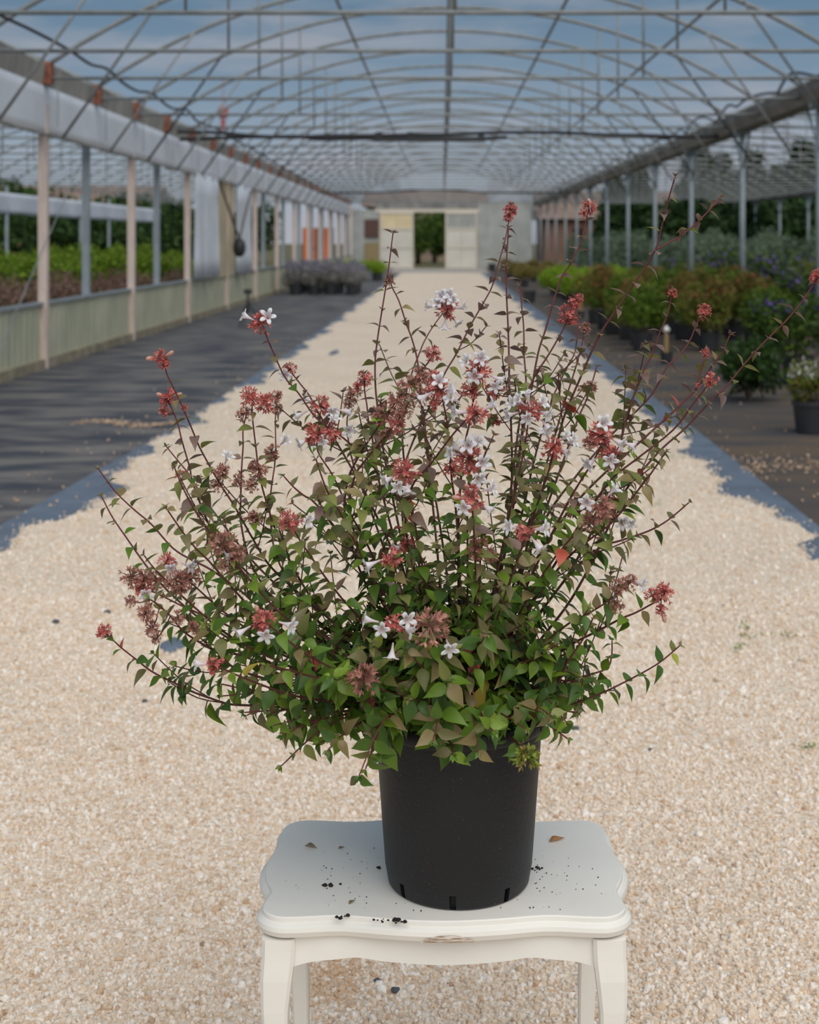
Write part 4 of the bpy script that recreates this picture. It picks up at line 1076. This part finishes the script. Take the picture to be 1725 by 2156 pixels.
K(1374, 1255, 19, 'R'); K(1402, 1248, 23, 'R'); K(1394, 1285, 15, 'R', [(1400, 1306, 'b')])
K(1076, 440, 17, 'R'); K(1072, 456, 14); K(1242, 436, 18, 'R', [(1240, 422, 'b')]); K(1228, 448, 11); K(1207, 640, 19, 'R'); K(1193, 664, 22, 'R'); K(1221, 627, 10); K(1206, 675, 12); K(1232, 690, 14, 'D')
K(1240, 818, 21, 'D'); K(1416, 618, 12); K(1482, 656, 18); K(1487, 744, 12); K(1497, 800, 18, 'R', [(1490, 794, 'b')]); K(1722, 584, 18); K(819, 592, 11, 'D'); K(1470, 812, 7)

def make_cluster(seed, kind):
    """calyx cluster of unit radius (1 = cluster radius of 28 px)"""
    rr = random.Random(seed); b = MB(); R0 = .0175
    base = {'R': [lin(212, 120, 112), lin(194, 102, 96), lin(220, 140, 128)], 'D': [lin(188, 136, 120), lin(174, 120, 107), lin(196, 148, 128)], 'G': [lin(140, 156, 60), lin(156, 164, 76), lin(150, 130, 76)]}[kind]
    for _ in range(34):
        d = Vector((rr.gauss(0, 1), rr.gauss(0, 1), rr.gauss(.15, 1))).normalized()
        p = d * R0 * rr.uniform(.35, .82); col = rr.choice(base)[:3]; f = rr.uniform(.75, 1.15); col = tuple(c * f for c in col)
        b.tube([d * R0 * .05, p], .0006, 3, False, tuple(c * .6 for c in col))
        o = d.orthogonal().normalized(); w = d.cross(o); ns = rr.choice((5, 5, 4)); ph = rr.uniform(0, 6)
        for k in range(ns):
            q = ph + 2 * PI * k / ns; sp = rr.uniform(.55, 1.0)
            r_ = o * math.cos(q) + w * math.sin(q); sd_ = o * -math.sin(q) + w * math.cos(q)
            ax = (d * math.cos(sp) + r_ * math.sin(sp)); ln = rr.uniform(.0058, .0080); wd = .0015
            b.add([p, p + ax * ln * .55 + sd_ * wd, p + ax * ln + d * .0004, p + ax * ln * .55 - sd_ * wd, p + ax * ln * .5 - d * .0005],
                  [(0, 1, 4), (0, 4, 3), (1, 2, 4), (4, 2, 3)], col)
    return b.mesh('flower_cluster', M['calyx'], False, True)
M['calyx'] = tint_mat('calyx', 'attr', .6, .2, .2)
clm = {k: [make_cluster(100 + i + ord(k), k) for i in range(5)] for k in 'RDG'}
def make_flower():
    b = MB(); n = 40; prof = [(.0, .0009, 0), (.004, .0011, 0), (.008, .0018, 0), (.012, .0032, 0), (.0145, .0044, .1), (.0160, .0062, .55), (.0166, .0083, .85), (.0160, .0100, 1.0)]
    vs, fs, cs = [], [], []
    for s, r, lb in prof:
        for k in range(n):
            a = 2 * PI * k / n; g = abs(math.cos(2.5 * a))
            rr = r * (1 - lb * .74 * (1 - g)); ss = s - lb * .0015 * (1 - g)
            vs.append((rr * math.cos(a), rr * math.sin(a), ss))
            t = s / .0166; cs.append(tuple(np.array(lin(236, 206, 212)[:3]) * (1 - t) + np.array(lin(247, 246, 248)[:3]) * t))
    for i in range(len(prof) - 1):
        for k in range(n):
            a, c = i * n + k, i * n + (k + 1) % n; fs.append((a, c, c + n, a + n))
    k0 = len(b.v); b.add(vs, fs); b.c = cs
    for k in range(4):
        a = .8 + k * 1.5; b.tube([(.001 * math.cos(a), .001 * math.sin(a), .010), (.0025 * math.cos(a), .0025 * math.sin(a), .0185)], .0003, 3, True, lin(222, 205, 170)[:3])
    return b.mesh('flower', M['petal'], True, True)
M['petal'] = tint_mat('petal', 'attr', .5, .3, .25)
flm = make_flower()
bud = MB(); bud.lathe([(.0006, 0), (.0010, .006), (.0022, .011), (.0026, .014), (.0018, .0165), (.0003, .0175)], 9, col=lin(226, 176, 158)[:3])
budm = bud.mesh('bud', M['petal'], True, True)
rc = random.Random(31)
allpts = [(proj(p), p, ci, i) for ci, C3 in enumerate(curves) if ci < N_TRACED for i, p in enumerate(C3)]
APX = np.array([a[0] for a in allpts]); 
def rotz_to(d):
    return Vector((0, 0, 1)).rotation_difference(d.normalized())
for x, y, r, kind, fl in CL:
    dd = np.hypot(APX[:, 0] - x, APX[:, 1] - y)
    near = np.where(dd < dd.min() + 6)[0]; j = int(min(near, key=lambda k: allpts[k][1].y))
    q = allpts[j][1]; dep = q.y - .004
    c = W(x, y, dep)
    if dd.min() > 7: twig_jobs[allpts[j][2]].append([q, (q + c) / 2 + Vector((0, 0, -.003)), c])
    o = obj('flower_cluster', rc.choice(clm[kind]), plant, c)
    sc = r / 28 * (dep / 1.88); o.scale = (sc, sc, sc); o.rotation_euler = (rc.uniform(-.5, .5), rc.uniform(-.5, .5), rc.uniform(0, 6))
    for fx, fy, fk in fl:
        off = W(fx, fy, dep) - c; dxy = Vector((off.x, 0, off.z)); dist = dxy.length
        s0 = 1.08 * rc.uniform(.92, 1.1)
        if fk == 'f':
            ax = (dxy.normalized() * .30 + Vector((rc.uniform(-.2, .2), -1, -.12 + rc.uniform(-.2, .2)))).normalized()
            m_ = c + dxy + Vector((0, -max(.010, .019 - dist * .2), 0))
        else:
            ax = (dxy.normalized() + Vector((0, rc.uniform(-.75, .15), rc.uniform(-.15, .05)))).normalized()
            m_ = c + dxy
        ln = .0166 * s0
        f = obj('flower' if fk != 'b' else 'bud', flm if fk != 'b' else budm)
        f.location = m_ - ax * ln * (.9 if fk != 's' else .55); f.rotation_mode = 'QUATERNION'
        f.rotation_quaternion = rotz_to(ax); f.scale = (s0, s0, s0)
        bpy.context.view_layer.update()
        f.parent = o; f.matrix_parent_inverse = (Matrix.Translation(c) @ o.rotation_euler.to_matrix().to_4x4() @ Matrix.Scale(sc, 4)).inverted()

# stems as parts
for ci, C3 in enumerate(curves):
    b = MB(); n = len(C3); par = T[ci]['par'] is not None
    r0, r1 = (.0013, .0009) if par else ((.0018, .0009) if ci < N_TRACED else (.0015, .0008))
    b.tube(C3, [r0 + (r1 - r0) * i / (n - 1) for i in range(n)], 6)
    cs = []
    for i in range(n):
        u = i / (n - 1) if not par else .7 + .3 * i / (n - 1)
        c = [stem_cols[0][k] * (1 - u) + stem_cols[2][k] * u for k in range(3)] if u > .4 else stem_cols[0]
        cs += [tuple(c)] * 6
    b.c = cs
    for tw in twig_jobs[ci]: b.tube(spline([Vector(p) for p in tw], 3), .0008, 5, True, stem_cols[1])
    b.build('stem', M['stem'], plant, True, True)

# leaves: outline shared by all, some curl variants
ROWS = [(0, .02), (.07, .04), (.14, .50), (.28, .95), (.42, 1.0), (.58, .80), (.74, .48), (.88, .18), (1, 0)]
def leaf_shape(curl, fold, wid):
    vs = []; fs = []
    for t, w in ROWS:
        z = -curl * t * t; x = t * (1 - .25 * curl * t)
        hw = wid * w
        vs += [(x, -hw, z + fold * hw), (x, 0, z), (x, hw, z + fold * hw)]
    for i in range(len(ROWS) - 1):
        for k in range(2): fs.append((3 * i + k, 3 * i + k + 3, 3 * i + k + 4, 3 * i + k + 1))
    return np.array(vs), fs
SHP = [leaf_shape(.18, .30, .25), leaf_shape(.42, .4, .24), leaf_shape(.62, .45, .23), leaf_shape(.30, .25, .27), leaf_shape(.10, .5, .20)]
M['leaf_part'] = tint_mat('abelia_leaf', 'object', .42, .22, .4)
M['leaf_mass'] = tint_mat('abelia_foliage', 'attr', .42, .22, .4)
lmesh = []
for vs, fs in SHP:
    me = bpy.data.meshes.new('leaf'); me.from_pydata([tuple(v) for v in vs], [], fs); me.materials.append(M['leaf_part'])
    me.polygons.foreach_set('use_smooth', [True] * len(me.polygons)); me.update(); lmesh.append(me)
def leaf_size_on_view(l): return l[3] / l[0].y * (.3 + abs(l[1].cross(Vector((0, 1, 0))).length))
order = sorted(range(len(LEAVES)), key=lambda i: -leaf_size_on_view(LEAVES[i]) * (1.25 if LEAVES[i][0].y < PYc else .8))
big = order[:300]; rest = order[300:]
for i in big:
    p, ax, nm, ln, col = LEAVES[i]; sd_ = nm.cross(ax)
    o = obj('leaf', lmesh[i % 5], plant)
    o.matrix_local = Matrix(((ax.x * ln, sd_.x * ln, nm.x * ln, p.x), (ax.y * ln, sd_.y * ln, nm.y * ln, p.y), (ax.z * ln, sd_.z * ln, nm.z * ln, p.z), (0, 0, 0, 1)))
    f = rl.uniform(.85, 1.2); o.color = (col[0] * f, col[1] * f, col[2] * f, 1)
VV, FF, CC = [], [], []; k0 = 0
for i in rest:
    p, ax, nm, ln, col = LEAVES[i]; sd_ = nm.cross(ax); vs, fs = SHP[i % 5]
    Rm = np.array([[ax.x, sd_.x, nm.x], [ax.y, sd_.y, nm.y], [ax.z, sd_.z, nm.z]]) * ln
    VV.append(vs @ Rm.T + np.array(p)); FF += [tuple(a + k0 for a in f) for f in fs]; k0 += len(vs)
    f = rl.uniform(.85, 1.2); CC.append(np.tile([col[0] * f, col[1] * f, col[2] * f, 1], (len(vs), 1)))
me = bpy.data.meshes.new('small_leaves'); me.from_pydata(np.concatenate(VV).tolist(), [], FF)
a = me.color_attributes.new('tint', 'FLOAT_COLOR', 'POINT'); a.data.foreach_set('color', np.concatenate(CC).astype(np.float32).ravel())
me.materials.append(M['leaf_mass']); me.polygons.foreach_set('use_smooth', [True] * len(me.polygons)); me.update()
obj('small_leaves', me, plant)['kind'] = 'stuff'
print('leaves', len(LEAVES))

# ------------------------------------------------------------------ debris on the stool and ground
def on_top(px, py):
    d = (CAMH - SH) * FPX / (py - VY); return ((px - VX) * d / FPX, d)
def dry_leaf(px, py, rot, ln, label, col):
    x, y = on_top(px, py); b = MB(); vs, fs = leaf_shape(-.10, .9, .22)
    b.add([tuple(v * ln) for v in vs], fs); o = b.build('dry_leaf', col, None, True, loc=(x, y, SH + .0012)); o.rotation_euler = (0, 0, rot)
    md = o.modifiers.new('thickness', 'SOLIDIFY'); md.thickness = .0005
    return tag(o, label, 'leaf')
MDL = mat('dry_leaf_brown', lin(158, 132, 104), .7, var=.3, vscale=200); MDO = mat('dry_leaf_orange', lin(196, 140, 88), .7, var=.35, vscale=200)
dry_leaf(642, 1782, -.55, .020, 'dry brown curled leaf lying on the white stool', MDL)
dry_leaf(1156, 1774, .35, .024, 'dry orange tinged leaf lying on the stool', MDO)
dry_leaf(712, 1788, .3, .009, 'tiny dry leaf scrap beside the brown curled leaf', MDL)
dry_leaf(735, 1905, .9, .011, 'small greenish brown leaf scrap near the soil clumps', mat('dry_leaf_olive', lin(140, 128, 84), .7, var=.3, vscale=200))
MSO = mat('soil_crumb', lin(40, 34, 32), .95, var=.4, vscale=300)
rk = random.Random(77)
def clump(px, py, r, label, n=7):
    x0, y0 = on_top(px, py); b = MB()
    for _ in range(n):
        x, y, s = rk.gauss(0, r), rk.gauss(0, r * .6), r * rk.uniform(.25, .6)
        b.lathe([(.0001, 0), (s * .9, s * .15), (s, s * .5), (s * .6, s * 1.0), (.0001, s * 1.1)], 6, (x, y))
    return tag(b.build('soil_clump', MSO, None, loc=(x0, y0, SH + .0003)), label, 'soil', 'soil clumps on the stool')
clump(693, 1864, .006, 'flat dark soil clump between the brown leaf and the front edge')
clump(718, 1932, .005, 'dark soil clump near the front edge with leaf scrap'); clump(797, 1939, .0035, 'small soil clump at the front edge'); clump(833, 1940, .006, 'dark crumbly soil clump at the front edge nearer the pot', 10)
clump(801, 1828, .0035, 'small soil clump beside the pot facing the brown leaf'); clump(1131, 1831, .004, 'small soil clump beside the pot facing the orange leaf')
b = MB()
for _ in range(150):
    a = rk.uniform(0, 6.28); q = PRB + abs(rk.gauss(.02, .045)); x, y = q * math.cos(a) * 1.3 - (.02 if rk.random() < .6 else 0), q * math.sin(a) * .8 - .01
    x += PX; y += PYc; s = rk.uniform(.0004, .0011)
    if abs(x) > .21 or abs(y - SYC) > .135 or math.hypot(x - PX, y - PYc) < PRB + .004: continue
    b.lathe([(.0001, 0), (s, s * .4), (s * .6, s * 1.2), (.0001, s * 1.3)], 5, (x, y))
tag(b.build('soil_crumbs', MSO, None, loc=(0, 0, SH + .0002)), 'fine dark soil crumbs scattered over the white stool', 'soil', kind='stuff')
# things lying on the gravel
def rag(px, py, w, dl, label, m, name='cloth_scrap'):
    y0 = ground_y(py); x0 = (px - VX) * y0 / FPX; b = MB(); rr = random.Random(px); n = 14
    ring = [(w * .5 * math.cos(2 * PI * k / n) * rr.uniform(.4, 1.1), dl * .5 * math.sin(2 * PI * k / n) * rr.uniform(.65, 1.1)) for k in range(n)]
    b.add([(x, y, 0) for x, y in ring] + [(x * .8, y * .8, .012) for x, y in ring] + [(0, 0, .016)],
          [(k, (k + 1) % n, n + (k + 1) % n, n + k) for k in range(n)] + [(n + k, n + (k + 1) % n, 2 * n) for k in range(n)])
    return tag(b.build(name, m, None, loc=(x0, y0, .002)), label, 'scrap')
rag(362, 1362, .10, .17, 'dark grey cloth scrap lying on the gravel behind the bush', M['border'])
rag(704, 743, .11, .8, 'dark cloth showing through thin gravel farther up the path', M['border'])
MG = mat('weed', lin(112, 130, 74), .8, var=.3, vscale=60)
def weed(px, py, r, label):
    y0 = ground_y(py); x0 = (px - VX) * y0 / FPX; rg = np.random.default_rng(px); n = 14; r *= .8
    p = np.stack([rg.normal(0, r, n), rg.normal(0, r, n), rg.uniform(.002, .015, n)], 1)
    o = obj('weed', leaf_cloud('weed', p, .014, cols_mix(rg, n, [(150, 164, 96), (166, 170, 118)]), M['leafbg'], px), None, (x0, y0, .0)); return tag(o, label, 'weed', 'small weeds in the gravel')
for px, py, r in ((1705, 1580, .012), (1572, 1325, .02), (1578, 1345, .018), (1560, 1370, .016), (1660, 1345, .02), (1380, 1065, .03), (1425, 965, .03)):
    weed(px, py, r, 'tiny green weed sprouting in the gravel')
MST = mat('dark_stone', lin(84, 86, 92), .85, var=.3, vscale=90)
def stone(px, py, r, label):
    y0 = ground_y(py); x0 = (px - VX) * y0 / FPX; bm = bmesh.new(); bmesh.ops.create_icosphere(bm, subdivisions=2, radius=r)
    rr = random.Random(px)
    for v in bm.verts: v.co *= rr.uniform(.8, 1.15); v.co.z *= .55
    me = bpy.data.meshes.new('stone'); bm.to_mesh(me); bm.free(); me.materials.append(MST)
    return tag(obj('dark_stone', me, None, (x0, y0, r * .4)), label, 'stone', 'dark stones in the gravel')
for px, py, r in ((1213, 1536, .010), (1397, 1700, .006), (833, 2088, .008), (795, 2068, .007), (226, 1291, .012), (305, 1478, .009), (117, 1312, .014), (1370, 1580, .006)):
    stone(px, py, r, 'small dark grey stone lying in the pale gravel')
